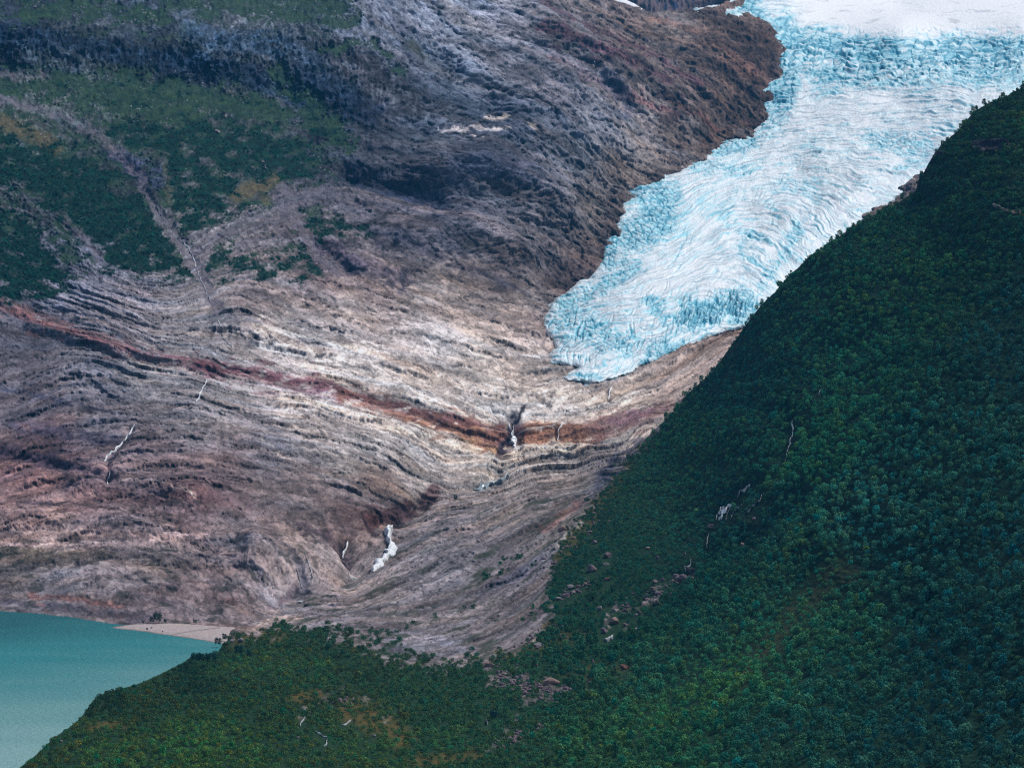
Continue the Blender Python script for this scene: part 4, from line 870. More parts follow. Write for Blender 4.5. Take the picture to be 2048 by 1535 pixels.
# ------------------------------------------------------------------ water on the rock
M_FOAM, t_, b_ = new_mat('white_water')
geo = t_.nodes.new('ShaderNodeNewGeometry'); n1 = t_.nodes.new('ShaderNodeTexNoise'); n1.inputs['Scale'].default_value = .35; n1.inputs['Detail'].default_value = 5
mp = t_.nodes.new('ShaderNodeMapping'); mp.inputs['Scale'].default_value = (1.6, 1.0, .35)
t_.links.new(geo.outputs['Position'], mp.inputs['Vector']); t_.links.new(mp.outputs[0], n1.inputs['Vector'])
cr = t_.nodes.new('ShaderNodeValToRGB'); cr.color_ramp.elements[0].position = .35; cr.color_ramp.elements[0].color = (.58, .66, .72, 1); cr.color_ramp.elements[1].position = .6; cr.color_ramp.elements[1].color = (.92, .94, .96, 1)
t_.links.new(n1.outputs['Fac'], cr.inputs[0]); t_.links.new(cr.outputs[0], b_.inputs['Base Color']); b_.inputs['Roughness'].default_value = .4
WATERS = []
def ribbon(name, strands, ptf, lift, label, cat, kind=None, seed=1, mat=None):
    """white water following the ground: strands are lists of (u, v, half width)"""
    rd = random.Random(seed); V = []; Fq = []
    if ptf is not far_pt: WATERS.extend(strands)
    for strand in strands:
        pts = []
        for a, b in zip(strand[:-1], strand[1:]):
            n = max(2, int(math.hypot(b[0] - a[0], b[1] - a[1]) / 1.8))
            for k in range(n): f = k / n; pts.append([a[q] + (b[q] - a[q]) * f for q in range(3)])
        pts.append(list(strand[-1]))
        base = len(V); m = 7
        ph = rd.random() * 100
        for i, (u, v, hw) in enumerate(pts):
            j = .22 * hw * (rd.random() - .5) + min(hw, 2.5) * .5 * math.sin(i * .8 + ph)
            a = pts[max(i - 1, 0)]; b = pts[min(i + 1, len(pts) - 1)]
            dx, dy = b[0] - a[0], b[1] - a[1]; L = math.hypot(dx, dy) + 1e-6; px, py = -dy / L, dx / L
            hw2 = hw * max(.3, .75 + .55 * math.sin(i * .55 + ph * 2) * math.sin(i * .23 + ph) + .3 * (rd.random() - .5)) * (.62 if lift in (2.6, 2.4, 2.2, 2.0, 1.0) else 1) * (0.35 if i in (0, len(pts) - 1) else 1)
            for q in range(m):
                f = q / (m - 1) * 2 - 1
                P = ptf(u + px * hw2 * f + j * px, v + py * hw2 * f + j * py)
                up_ = (lift * (1 - f * f) ** .5 - .35 * lift * abs(f)) * (.9 + .2 * rd.random())
                V.append((P.x, P.y - up_ * 1.1, P.z + up_ * .8))
        for i in range(len(pts) - 1):
            for q in range(m - 1):
                x = base + i * m + q; Fq.append((x, x + 1, x + m + 1, x + m))
    o = link(mesh_np(name, np.array(V), np.array(Fq), mat or M_FOAM))
    return tag(o, label, cat, kind=kind)

def WF(strands, ptf, lift, label, cat='waterfall', name='waterfall', seed=1):
    return ribbon(name, strands, ptf, lift, label, cat, seed=seed)
WF([[(1029, 850, 3), (1028, 862, 5.5), (1030, 880, 6.5), (1029, 896, 4)], [(1018, 848, 2), (1020, 856, 2), (1026, 862, 2)]], far_pt, 3.0, 'short white waterfall dropping over the red rock step below the glacier', seed=2)
WF([[(1127, 848, 1.6), (1121, 858, 2), (1116, 868, 2.4), (1115, 884, 2)]], far_pt, 2.0, 'thin waterfall down the orange rock step, right of the bigger fall', seed=3)
WF([[(1224, 774, 1.2), (1218, 784, 2), (1217, 797, 1.6)]], far_pt, 1.6, 'small fall in a dark notch just below the ice front', seed=4)
WF([[(1088, 806, 3), (1094, 811, 1.5)]], far_pt, 1.5, 'tiny fall between pale slabs above the red step', seed=5)
WF([[(785, 1062, 3), (775, 1066, 7), (777, 1076, 6), (779, 1088, 9), (786, 1100, 14), (780, 1112, 14), (768, 1124, 14), (756, 1136, 14), (746, 1150, 12)]], far_pt, 7.0, 'broad white cascade pouring out of the gorge above the lake', 'cascade', 'cascade', seed=6)
WF([[(699, 1080, 2.5), (694, 1092, 3.2), (689, 1104, 1.5)]], far_pt, 2.5, 'short side fall in the dark cleft left of the broad cascade', seed=7)
WF([[(269, 852, 1.2), (258, 868, 2), (245, 882, 1.6), (232, 895, 2), (220, 906, 1.5), (208, 922, 1.4)]], far_pt, 1.8, 'thin stepped waterfall on the grey slabs at far left', seed=8)
WF([[(221, 948, 1.6), (216, 956, 2.2), (214, 970, 1.6)]], far_pt, 1.8, 'small fall over the dark ledge above the red slabs at left', seed=9)
WF([[(414, 762, .9), (404, 780, 1.3), (396, 800, 1.8), (392, 808, 1.2)]], far_pt, 1.5, 'thin trickle falling from the red bed onto the grey slab', seed=10)
M_BROOK = M_FOAM.copy(); M_BROOK.name = 'brook_water'
for n_ in M_BROOK.node_tree.nodes:
    if n_.type == 'VALTORGB': n_.color_ramp.elements[0].color = (.22, .27, .30, 1); n_.color_ramp.elements[0].position = .42; n_.color_ramp.elements[1].color = (.66, .69, .72, 1)
def STREAM(strands, ptf, lift, label, seed=1): return ribbon('stream', strands, ptf, lift, label, 'stream', seed=seed, mat=M_BROOK)
STREAM([[(312, 410, .5), (330, 440, .7), (350, 470, .8), (374, 490, 1.4), (388, 515, 1.5), (398, 545, 1.0), (412, 578, 1.0), (424, 604, .6)]], far_pt, .8, 'white mountain stream tumbling down the scree gully', seed=11)
STREAM([[(430, 640, .8), (436, 660, 1.0), (450, 685, .8), (462, 700, .6)]], far_pt, .9, 'thin stream crossing the pale slabs below the gully', seed=12)
STREAM([[(1016, 944, 1.5), (1008, 952, 4), (998, 956, 5), (985, 960, 3)]], far_pt, 1.2, 'white rapids entering the flat pool in the middle of the valley', seed=13)
STREAM([[(692, 1160, 1.6), (700, 1166, 1.2), (715, 1156, 2.2)]], far_pt, 1.6, 'glimpse of river between the slabs just below the broad cascade', seed=14)
STREAM([[(595, 1208, 2), (606, 1203, 2.5)]], far_pt, 2.2, 'short white glimpse of river where the gorge opens near the lake', seed=14)
STREAM([[(602, 1130, .8), (612, 1150, 1), (622, 1172, .9)]], far_pt, .8, 'longer of two hair-thin streams on the rounded rock hump', seed=15)
STREAM([[(590, 1155, .6), (604, 1180, .7)]], far_pt, .8, 'shorter hair-thin stream on the left of the rounded rock hump', seed=15)
WF([[(1580, 838, 1.2), (1579, 852, 1.8), (1578, 866, 1.6), (1573, 880, 1.4), (1570, 892, 1.6), (1564, 904, 1), (1561, 918, .8)]], near_pt, 2.6, 'long thin waterfall in the forest, upper of the two falls on the wooded slope', seed=16)
WF([[(1458, 1000, 2), (1448, 1008, 5), (1439, 1019, 5.5), (1430, 1034, 4)], [(1440, 1010, 1.5), (1430, 1022, 2), (1424, 1034, 1.5)], [(1453, 1012, 1.2), (1448, 1024, 1.4), (1444, 1036, 1.2)]], near_pt, 2.4, 'white fan-shaped waterfall among the bushes of the wooded slope', seed=17)
STREAM([[(1492, 968, .8), (1478, 978, 1.6), (1470, 984, 2), (1468, 992, 1)]], near_pt, 2.4, 'white stream bend just above the fan-shaped fall', seed=18)
STREAM([[(1522, 986, .8), (1516, 1002, 1.2), (1500, 1018, 1.2), (1488, 1030, .8)]], near_pt, 2.4, 'thin stream slanting down right of the fan-shaped fall', seed=19)
STREAM([[(1478, 1010, .8), (1466, 1026, 1.1), (1458, 1040, .8)]], near_pt, 2.4, 'faint rill between the fan-shaped fall and the slanting stream', seed=20)
STREAM([[(1408, 1062, 1), (1404, 1076, 1.6), (1402, 1084, 1)]], near_pt, 2.2, 'short stretch of stream showing below the fan-shaped fall', seed=21)
STREAM([[(1376, 1115, 2), (1370, 1126, 1.6), (1362, 1134, 2)]], near_pt, 2.0, 'foaming stream above the pile of purple boulders', seed=22)
STREAM([[(1222, 1262, 1.5), (1214, 1268, 2.2), (1204, 1272, 1.6)]], near_pt, 3.0, 'short white stretch of stream below the largest boulders', seed=23)
STREAM([[(611, 1434, 1.4), (604, 1444, 2.2), (600, 1452, 1.4)]], near_pt, 1.0, 'small white brook at the left of the boggy clearing', seed=24)
STREAM([[(632, 1464, 1.2), (642, 1472, 2.4), (654, 1477, 2.2), (654, 1486, 1.8), (648, 1494, 1)]], near_pt, 1.0, 'winding white brook in the lower edge of the clearing', seed=25)
STREAM([[(702, 1441, 1.2), (694, 1448, 1.6), (684, 1452, 1)]], near_pt, 1.0, 'little brook in the middle of the boggy clearing', seed=26)
STREAM([[(973, 1441, 1.4), (974, 1450, 1.6)]], near_pt, 2.5, 'tiny fall beside a dark round bush at bottom centre', seed=27)
STREAM([[(1641, 784, .8), (1640, 796, .9)]], near_pt, 2.4, 'faint water thread high on the wooded slope', seed=28)
# flat pool
M_POOL, t_, b_ = new_mat('pool_water'); b_.inputs['Base Color'].default_value = (.20, .25, .27, 1); b_.inputs['Roughness'].default_value = .3
o = ribbon('pool', [[(1018, 958, 4), (990, 964, 7), (968, 968, 7), (950, 974, 4)]], far_pt, 2.5, 'shallow grey pool', 'pool', seed=30, mat=M_POOL)
o['kind'] = 'structure'
del o['category']

# ------------------------------------------------------------------ boulders
def rock_mat(name, c):
    m, t, b = new_mat(name)
    oi = t.nodes.new('ShaderNodeTexCoord'); n = t.nodes.new('ShaderNodeTexNoise'); n.inputs['Scale'].default_value = 1.4; n.inputs['Detail'].default_value = 6; n.inputs['Roughness'].default_value = .7
    t.links.new(oi.outputs['Object'], n.inputs['Vector'])
    r = t.nodes.new('ShaderNodeValToRGB'); r.color_ramp.elements[0].position = .36; r.color_ramp.elements[1].position = .62
    c = np.array(c); r.color_ramp.elements[0].color = (*(c * .45), 1); r.color_ramp.elements[1].color = (*(c * 1.15), 1)
    t.links.new(n.outputs['Fac'], r.inputs[0]); t.links.new(r.outputs[0], b.inputs['Base Color'])
    bu = t.nodes.new('ShaderNodeBump'); bu.inputs['Strength'].default_value = .5; bu.inputs['Distance'].default_value = .25
    t.links.new(n.outputs['Fac'], bu.inputs['Height']); t.links.new(bu.outputs[0], b.inputs['Normal']); b.inputs['Roughness'].default_value = .9
    return m
MR = {'purple': rock_mat('purple_grey_stone', L_(122, 104, 112)), 'tan': rock_mat('tan_stone', L_(158, 132, 122)), 'grey': rock_mat('grey_stone', L_(136, 130, 136)), 'red': rock_mat('red_brown_stone', L_(104, 70, 62)), 'pale': rock_mat('pale_stone', L_(160, 150, 142))}
def boulder_mesh(seed, sx, sy, sz):
    rd = random.Random(seed); bm = bmesh.new(); bmesh.ops.create_icosphere(bm, subdivisions=3, radius=1)
    planes = []
    for k in range(13):
        d = Vector((rd.gauss(0, 1), rd.gauss(0, 1), rd.gauss(0, 1))).normalized(); planes.append((d, .5 + .32 * rd.random()))
    for v_ in bm.verts:
        for d, h in planes:
            q = v_.co.dot(d)
            if q > h: v_.co -= d * (q - h)
        v_.co *= 1 + .05 * (rd.random() - .5)
        v_.co = Vector((v_.co.x * sx, v_.co.y * sy, v_.co.z * sz))
    me = bpy.data.meshes.new('boulder'); bm.to_mesh(me); bm.free(); return me
BL = [(1183, 1142, 13, 9, 'purple', 'big purple-grey boulder standing alone in the scrub near the bare slabs'),
      (1227, 1240, 13, 10, 'tan', 'largest tan boulder, upright above the short white stream'),
      (1206, 1257, 8, 7, 'purple', 'dark purple boulder just below the largest tan boulder'),
      (1230, 1222, 12, 5, 'grey', 'long flat grey boulder behind the largest tan boulder'),
      (1200, 1222, 7, 6, 'grey', 'pale grey end stone left of the long flat boulder'),
      (1247, 1240, 6, 4, 'purple', 'small purple stone touching the right of the largest tan boulder'),
      (1248, 1337, 11, 8, 'red', 'red-brown boulder with a dark left face in the lower scrub'),
      (1100, 1368, 20, 10, 'tan', 'wide low pinkish boulder lying lowest in the stony field'),
      (1126, 1065, 12, 7, 'tan', 'rounded tan boulder at the upper edge of the scrub'),
      (1179, 1064, 6, 4, 'tan', 'small orange-tan boulder highest in the scrub slope'),
      (1147, 1080, 6, 4, 'tan', 'small pale boulder beside the narrow dry channel'),
      (1214, 1114, 9, 8, 'purple', 'tall dark purple boulder above a grey stone'),
      (1211, 1128, 7, 4, 'grey', 'grey stone under the tall dark purple boulder'),
      (1190, 1087, 6, 6, 'purple', 'purple boulder half hidden behind bushes'),
      (1297, 1099, 7, 3, 'tan', 'flat pale stone alone in the middle of the green slope'),
      (1358, 1152, 12, 9, 'purple', 'topmost big boulder of the purple boulder pile'),
      (1345, 1148, 8, 8, 'purple', 'boulder leaning on the left of the topmost pile boulder'),
      (1323, 1157, 6, 6, 'purple', 'rounded boulder in the middle of the boulder pile'),
      (1308, 1164, 7, 6, 'purple', 'blocky boulder left of the rounded pile boulder'),
      (1304, 1175, 10, 5, 'tan', 'lighter tan slab low in the boulder pile'),
      (1306, 1186, 7, 4, 'grey', 'grey stone below the tan slab of the pile'),
      (1290, 1190, 8, 4, 'purple', 'dark flat stone at the lower left tip of the pile'),
      (1215, 1163, 7, 4, 'red', 'reddish stone in the scrub above the row of boulders'),
      (1141, 1178, 9, 6, 'grey', 'big grey boulder of the short row beside the slabs'),
      (1157, 1176, 6, 4, 'tan', 'orange-tan stone at the middle of the short row'),
      (1172, 1174, 5, 4, 'tan', 'last orange stone at the upper end of the short row'),
      (1128, 1195, 7, 5, 'purple', 'pinkish boulder at the lower end of the short row'),
      (1118, 1199, 8, 4, 'grey', 'flat grey boulder lowest in the short row'),
      (1145, 1189, 8, 4, 'grey', 'grey slab in front of the short boulder row'),
      (1317, 1120, 5, 5, 'purple', 'small upright purple stone beside the dark gully'),
      (1366, 1106, 4, 4, 'purple', 'small purple stone above the foaming stream'),
      (1268, 1222, 6, 5, 'grey', 'small grey stone right of the dark stream bed'),
      (1505, 1039, 6, 6, 'purple', 'purple-pink boulder right of the fan-shaped waterfall'),
      (1475, 1080, 7, 4, 'tan', 'pale stone on a dark ledge inside the forest'),
      (1415, 1048, 9, 5, 'purple', 'dark wet boulder at the foot of the fan-shaped waterfall'),
      (1078, 1290, 12, 5, 'grey', 'pale green-grey slab at the edge of the lower scrub'),
      (1270, 1250, 9, 5, 'grey', 'grey-brown boulder in bushes right of the largest tan one'),
      (980, 1335, 13, 6, 'tan', 'pink rounded boulder at the lower edge of the slabs'),
      (465, 1285, 8, 6, 'pale', 'pale triangular lakeshore boulder by a round bush'),
      (482, 1284, 7, 6, 'grey', 'rounded grey lakeshore boulder beside the pale one'),
      (748, 1474, 6, 4, 'grey', 'grey stone lying in the boggy clearing'),
      (596, 1478, 5, 3, 'pale', 'pale stone in dark scrub left of the winding brook'),
      (122, 1483, 5, 3, 'pale', 'white stone at the lakeshore near the bottom corner')]
FARB = [(449, 238, 6, 6, 'pale', 'big pale boulder on the green mountainside at upper left'), (434, 265, 8, 4, 'pale', 'pale twin-topped boulder below the big one on the mountainside'), (526, 325, 5, 2, 'pale', 'long light stone in the dark scrub of the mountainside'), (529, 338, 4, 4, 'grey', 'grey boulder with a dark side under the long light stone'), (504, 338, 5, 4, 'grey', 'slanting grey stone left of the one with the dark side')]
for i, (u, v, ru, rv_, mk, lab) in enumerate(BL + FARB):
    P = near_pt(u, v) if i < len(BL) else far_pt(u, v); mp_ = P.y / FPX
    hv = rv_ * mp_ * 1.05
    me = boulder_mesh(100 + i, ru * mp_, ru * mp_ * .85, hv * 1.1); me.materials.append(MR[mk])
    o = link(bpy.data.objects.new('boulder', me)); o.location = (P.x, P.y - 1.0, P.z + hv * .45); o.rotation_euler = (0, 0, 0)
    for p_ in me.polygons: p_.use_smooth = False
    tag(o, lab, 'boulder', 'boulders on the valley side' if i < len(BL) else 'boulders on the far mountainside')

# ------------------------------------------------------------------ plants
def leaf_mat(name):
    m, t, b = new_mat(name)
    at = t.nodes.new('ShaderNodeAttribute'); at.attribute_type = 'INSTANCER'; at.attribute_name = 'tint'
    tc = t.nodes.new('ShaderNodeNewGeometry'); n = t.nodes.new('ShaderNodeTexNoise'); n.inputs['Scale'].default_value = .9; n.inputs['Detail'].default_value = 3
    t.links.new(tc.outputs['Position'], n.inputs['Vector'])
    mr = t.nodes.new('ShaderNodeMapRange'); mr.inputs[1].default_value = .3; mr.inputs[2].default_value = .7; mr.inputs[3].default_value = .6; mr.inputs[4].default_value = 1.45
    t.links.new(n.outputs['Fac'], mr.inputs[0])
    mx = t.nodes.new('ShaderNodeVectorMath'); mx.operation = 'SCALE'
    t.links.new(at.outputs['Color'], mx.inputs[0]); t.links.new(mr.outputs[0], mx.inputs['Scale'])
    t.links.new(mx.outputs[0], b.inputs['Base Color'])
    b.inputs['Roughness'].default_value = .8; b.inputs['Specular IOR Level'].default_value = .06
    return m
M_LEAF = leaf_mat('birch_leaves')
M_BARK, t_, b_ = new_mat('birch_bark'); b_.inputs['Base Color'].default_value = (.16, .14, .13, 1); b_.inputs['Roughness'].default_value = .9
nb_ = t_.nodes.new('ShaderNodeTexNoise'); nb_.inputs['Scale'].default_value = 3
cr = t_.nodes.new('ShaderNodeValToRGB'); cr.color_ramp.elements[0].color = (.04, .04, .04, 1); cr.color_ramp.elements[1].color = (.14, .14, .13, 1)
t_.links.new(nb_.outputs['Fac'], cr.inputs[0]); t_.links.new(cr.outputs[0], b_.inputs['Base Color'])
def crown_mesh(name, seed, H, W_, nleaf, ls, low=.18):
    r = np.random.default_rng(seed); V = []; nl = 15
    lob = [(0, 0, H * .55, W_ * .34), (0, 0, H * .72, W_ * .24)]
    for k in range(nl):
        z = low + .14 + (.86 - low - .14) * (k + .5) / nl; a = k * 2.4 + r.random(); env = (1 - max(0, (z - .45) / .55) ** 2) ** .5 * min(1, .55 + z)
        rr_ = W_ * .5 * env * (.45 + .35 * r.random()); lob.append((rr_ * math.cos(a), rr_ * math.sin(a), H * z, W_ * (.12 + .09 * r.random())))
    q = []
    for i in range(nleaf):
        cx, cy, cz, cr_ = lob[r.integers(0, len(lob))]
        d = r.normal(size=3); d /= np.linalg.norm(d); d[2] = abs(d[2]) * 1.0 if r.random() < .7 else d[2]
        p = np.array([cx, cy, cz]) + d * cr_ * (.72 + .38 * r.random()) * np.array([1, 1, 1.05])
        nrm = d + r.normal(size=3) * .38; nrm /= np.linalg.norm(nrm)
        t1 = np.cross(nrm, r.normal(size=3)); t1 /= np.linalg.norm(t1); t2 = np.cross(nrm, t1); s = ls * (.6 + .8 * r.random())
        b_ = len(V); V += [p - t1 * s * .5, p + t2 * s * .38, p + t1 * s * .5, p - t2 * s * .38]; q.append((b_, b_ + 1, b_ + 2, b_ + 3))
    o = mesh_np(name, np.array(V), np.array(q), M_LEAF, smooth=False); return o
def trunk_mesh(name, seed, H, r0):
    rd = random.Random(seed); V = []; Fq = []
    def tube(pts, rad, n=6):
        b = len(V)
        for p, r_ in zip(pts, rad):
            for k in range(n): a = k / n * 6.2832; V.append((p[0] + r_ * math.cos(a), p[1] + r_ * math.sin(a), p[2]))
        for i in range(len(pts) - 1):
            for k in range(n): Fq.append((b + i * n + k, b + i * n + (k + 1) % n, b + (i + 1) * n + (k + 1) % n, b + (i + 1) * n + k))
    bend = (rd.random() - .5) * .6, (rd.random() - .5) * .6
    sp_ = [(bend[0] * f * f * 1.6, bend[1] * f * f * 1.6, -.6 + (H * .8 + .6) * f) for f in (0, .25, .5, .75, 1)]
    tube(sp_, [r0, r0 * .85, r0 * .6, r0 * .35, r0 * .12])
    for k in range(5):
        f = .3 + .1 * k; a = k * 2.4 + rd.random(); z = H * .8 * f; L = H * .22
        tube([(bend[0] * f * f * 1.6, bend[1] * f * f * 1.6, z), (math.cos(a) * L * .5, math.sin(a) * L * .5, z + L * .45), (math.cos(a) * L, math.sin(a) * L, z + L * .8)], [r0 * .4, r0 * .25, r0 * .08], 4)
    return mesh_np(name, np.array(V), np.array(Fq), M_BARK)
# kinds: 0-4 birch trees, 5-7 scrub bushes
proto_col = bpy.data.collections.new('plant_forms')
KINDS = []
for k, (H, W_, nl_) in enumerate([(6.0, 4.8, 760), (7.0, 4.6, 800), (5.0, 4.6, 640), (6.2, 5.4, 860), (4.6, 3.8, 520)]):
    KINDS.append((crown_mesh('crown', 20 + k, H, W_, nl_, .46, low=.10), trunk_mesh('trunk', 20 + k, H, .13)))
for k, (H, W_, nl_) in enumerate([(2.0, 3.0, 260), (1.5, 2.4, 200), (2.6, 3.2, 300)]):
    KINDS.append((crown_mesh('crown', 40 + k, H, W_, nl_, .34, low=.05), None))
insts = []
for k, (c_, t__) in enumerate(KINDS):         # one mesh per form for the mass of the wood
    me = c_.data.copy()
    if t__:
        bm = bmesh.new(); bm.from_mesh(me); bm.from_mesh(t__.data); bm.to_mesh(me); bm.free(); me.materials.append(M_BARK)
        n0 = len(c_.data.polygons); n1_ = len(me.polygons); mi = np.zeros(n1_, np.int32); mi[n0:] = 1; me.polygons.foreach_set('material_index', mi)
    ob = bpy.data.objects.new('form_%d' % k, me); proto_col.objects.link(ob); insts.append(ob)

TK = [(2000, 250, 30, 66, 48), (1900, 400, 20, 62, 50), (1700, 550, 22, 62, 46), (1850, 600, 30, 72, 50), (2048, 700, 20, 66, 66), (1500, 750, 12, 55, 48), (1750, 760, 22, 72, 56), (1350, 900, 24, 62, 42), (1650, 900, 22, 72, 52), (1900, 900, 26, 80, 74), (1250, 1000, 28, 60, 44), (1500, 1050, 14, 56, 52),
      (1750, 1050, 28, 80, 76), (2000, 1100, 22, 76, 76), (1200, 1150, 22, 64, 50), (1400, 1150, 16, 66, 56), (1600, 1150, 34, 76, 60), (1250, 1250, 18, 66, 50), (1450, 1250, 32, 82, 66), (1650, 1250, 34, 86, 66), (1900, 1300, 12, 66, 66), (1100, 1350, 28, 70, 54), (1300, 1350, 34, 80, 62), (1500, 1330, 40, 92, 62),
      (1700, 1400, 22, 72, 64), (2000, 1450, 20, 66, 66), (900, 1380, 26, 66, 52), (700, 1350, 34, 66, 50), (500, 1320, 38, 68, 46), (300, 1400, 34, 62, 40), (500, 1430, 32, 66, 44), (200, 1480, 40, 70, 40), (400, 1510, 42, 78, 40), (700, 1510, 40, 74, 48), (950, 1480, 28, 68, 52), (1150, 1480, 36, 78, 56),
      (1350, 1480, 34, 82, 56), (1550, 1500, 26, 76, 66), (1800, 1520, 18, 66, 66), (200, 1395, 16, 48, 38), (400, 1315, 12, 44, 38)]
TINT = np.clip(idw(TK, power=3.2), .002, 1) * np.array([1.05, 1.04, .86]); TINT = TINT * .8 + .2 * TINT.mean(-1, keepdims=True); TINT = TINT * (1 + (sstep(1150, 950, CU) * sstep(1260, 1330, CV))[..., None] * np.array([.35, .02, -.2])); TINT = TINT * np.array([1.0, 1.0, .93]) * (1 + .55 * sstep(1180, 1300, CU) * sstep(1900, 1650, CU) * sstep(1200, 1000, CV))[..., None]
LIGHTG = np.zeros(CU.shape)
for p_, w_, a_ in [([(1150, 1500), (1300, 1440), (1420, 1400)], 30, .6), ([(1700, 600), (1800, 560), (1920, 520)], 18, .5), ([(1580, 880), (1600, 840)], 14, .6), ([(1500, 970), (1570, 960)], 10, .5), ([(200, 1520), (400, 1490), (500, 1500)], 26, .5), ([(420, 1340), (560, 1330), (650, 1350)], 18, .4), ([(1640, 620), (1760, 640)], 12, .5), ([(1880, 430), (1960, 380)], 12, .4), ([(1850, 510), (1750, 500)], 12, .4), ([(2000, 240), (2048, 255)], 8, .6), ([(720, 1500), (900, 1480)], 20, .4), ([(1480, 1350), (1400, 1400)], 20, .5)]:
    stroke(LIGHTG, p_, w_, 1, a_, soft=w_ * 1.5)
dPu = np.gradient(PN0, axis=1) / 1.75; dPv = np.gradient(PN0, axis=0)
dVv = (1720 - svl[None]) / (NR - 1)
areaN = np.abs(dPu[..., 0] * dPv[..., 1] - dPu[..., 1] * dPv[..., 0]) / dVv       # m2 of plan per survey pixel
def low_scrub(u, v):                                          # 1 where only bushes grow
    f = sstep(1120, 1040, u - .15 * (v - 1300)) * sstep(1200, 1300, v)
    q = sstep(1480, 1380, u + .35 * (v - 1050)) * sstep(1290, 1230, v) * sstep(850, 930, v)
    strip, _ = linedist([(1750, 1130), (1600, 1210), (1450, 1350), (1300, 1440)], u, v)
    return np.clip(f + q + .8 * (1 - sstep(20, 60, strip)), 0, 1)
def scatter(n, seed, dens, dmin, ulim=(-200, 2700), vlim=(150, 1640)):
    r = np.random.default_rng(seed); out = []
    u = r.uniform(*ulim, n).astype(np.float32); v = r.uniform(*vlim, n).astype(np.float32)
    x = (u - nu[0]) / 1.75; i = np.clip(x.astype(int), 0, len(nu) - 2); sv_ = svl[i]
    ok = v > sv_ + 1
    y = np.clip((v - sv_) / (1720 - sv_) * (NR - 1), 0, NR - 2); j = y.astype(int)
    a = areaN[j, i]; nv_ = nvN[j, i]; z = PN[j, i, 2]
    pr = a * dens(u, v) * (1 - samp(CLR, u, v)) * sstep(.3, .7, nv_) * (z > .35)
    ok &= r.random(n) < pr
    fx = (x - i)[:, None]; fy = (y - j)[:, None]
    P = PN[j, i] * (1 - fx) * (1 - fy) + PN[j, i + 1] * fx * (1 - fy) + PN[j + 1, i] * (1 - fx) * fy + PN[j + 1, i + 1] * fx * fy
    P = P[ok]; u = u[ok]; v = v[ok]; cells = {}; keep = []
    for q in range(len(P)):
        cx, cy = int(P[q, 0] // dmin), int(P[q, 1] // dmin); hit = False
        for ax in (-1, 0, 1):
            for ay in (-1, 0, 1):
                for w_ in cells.get((cx + ax, cy + ay), ()):
                    if (P[w_, 0] - P[q, 0]) ** 2 + (P[w_, 1] - P[q, 1]) ** 2 < dmin * dmin: hit = True
        if not hit: cells.setdefault((cx, cy), []).append(q); keep.append(q)
    return P[keep], u[keep], v[keep], r
CLR = np.zeros(CU.shape)
for (u, v, ru, rv_, mk, lab) in BL: stroke(CLR, [(u - ru * .6, v + 3), (u + ru * .6, v + 3)], rv_ * .9, 1, 1, soft=rv_ * .8); stroke(CLR, [(u - ru * .5, v + rv_ + 6), (u + ru * .5, v + rv_ + 6)], 6, 1, 1, soft=5)
for l in WATERS: stroke(CLR, [(a, b) for a, b, c in l], 4, 1, 1, soft=3); stroke(CLR, [(a - 1, b + 10) for a, b, c in l], 7, 1, 1, soft=4)
occ = lambda u, v: .45 + .75 * sstep(-.5, .3, fbm(u / 40, v / 28 + 5, 3)) 
och_at = lambda u, v: samp(OCH, u, v)
TP, tu, tv, r1 = scatter(490000, 3, lambda u, v: .30 * (1 - .985 * low_scrub(u, v)) * occ(u, v) * (1 - .8 * och_at(u, v)) * (1 - .6 * samp(LIGHTG, u, v) * 0), 2.3)
BP, bu, bv2, r2 = scatter(720000, 4, lambda u, v: .34 * (.35 + .65 * low_scrub(u, v)) * (1 - .7 * och_at(u, v)), 1.45)
print('trees', len(TP), 'bushes', len(BP))
def tints(u, v, r, n):
    c = samp(TINT, u + 25 * noise(u / 40, v / 40), v + 20 * noise(u / 40 + 5, v / 40))
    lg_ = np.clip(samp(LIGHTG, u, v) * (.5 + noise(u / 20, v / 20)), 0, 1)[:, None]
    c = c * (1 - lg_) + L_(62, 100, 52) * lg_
    k = np.clip(r.normal(1, .22, n), .5, 1.7)[:, None]; hw = r.normal(0, .17, n)[:, None]
    return c * k * np.concatenate([1 + hw * 2, 1 + 0 * hw, 1 - hw], 1) * TREE_GAIN
TREE_GAIN = 3.2
tt1 = tints(tu, tv, r1, len(TP)); tt2 = tints(bu, bv2, r2, len(BP))
tk = r1.integers(0, 5, len(TP)); bk_ = 5 + r2.integers(0, 3, len(BP))
ts = (.46 + .60 * r1.random(len(TP)) ** 1.4) * (.92 + .14 * sstep(300, 1000, tv)); bs_ = r2.uniform(.7, 1.3, len(BP))
tr = r1.uniform(0, 6.28, len(TP)); br = r2.uniform(0, 6.28, len(BP))
# the 300 trees that show largest stand as trees of their own
proj_in = (tu > 6) & (tu < 2042) & (tv < 1560) & (tv > 900)
size = ts / TP[:, 1] * np.where(proj_in, 1, 0); order = np.argsort(-size)[:300]
own = np.zeros(len(TP), bool); own[order] = True
for i in order:
    k = int(tk[i]); c_, t__ = KINDS[k]
    e = link(bpy.data.objects.new('birch_tree', None)); e.location = TP[i].tolist(); e.rotation_euler = (0, 0, float(tr[i])); e.scale = [float(ts[i])] * 3; e.empty_display_size = 1
    tag(e, 'round-crowned dark green birch among the nearest trees of the wooded slope', 'tree', 'nearest birch trees of the wooded slope')
    a = c_.copy(); a.name = 'crown'; link(a); a.parent = e; a['tint'] = [float(q) for q in tt1[i]]
    b = t__.copy(); b.name = 'trunk'; link(b); b.parent = e
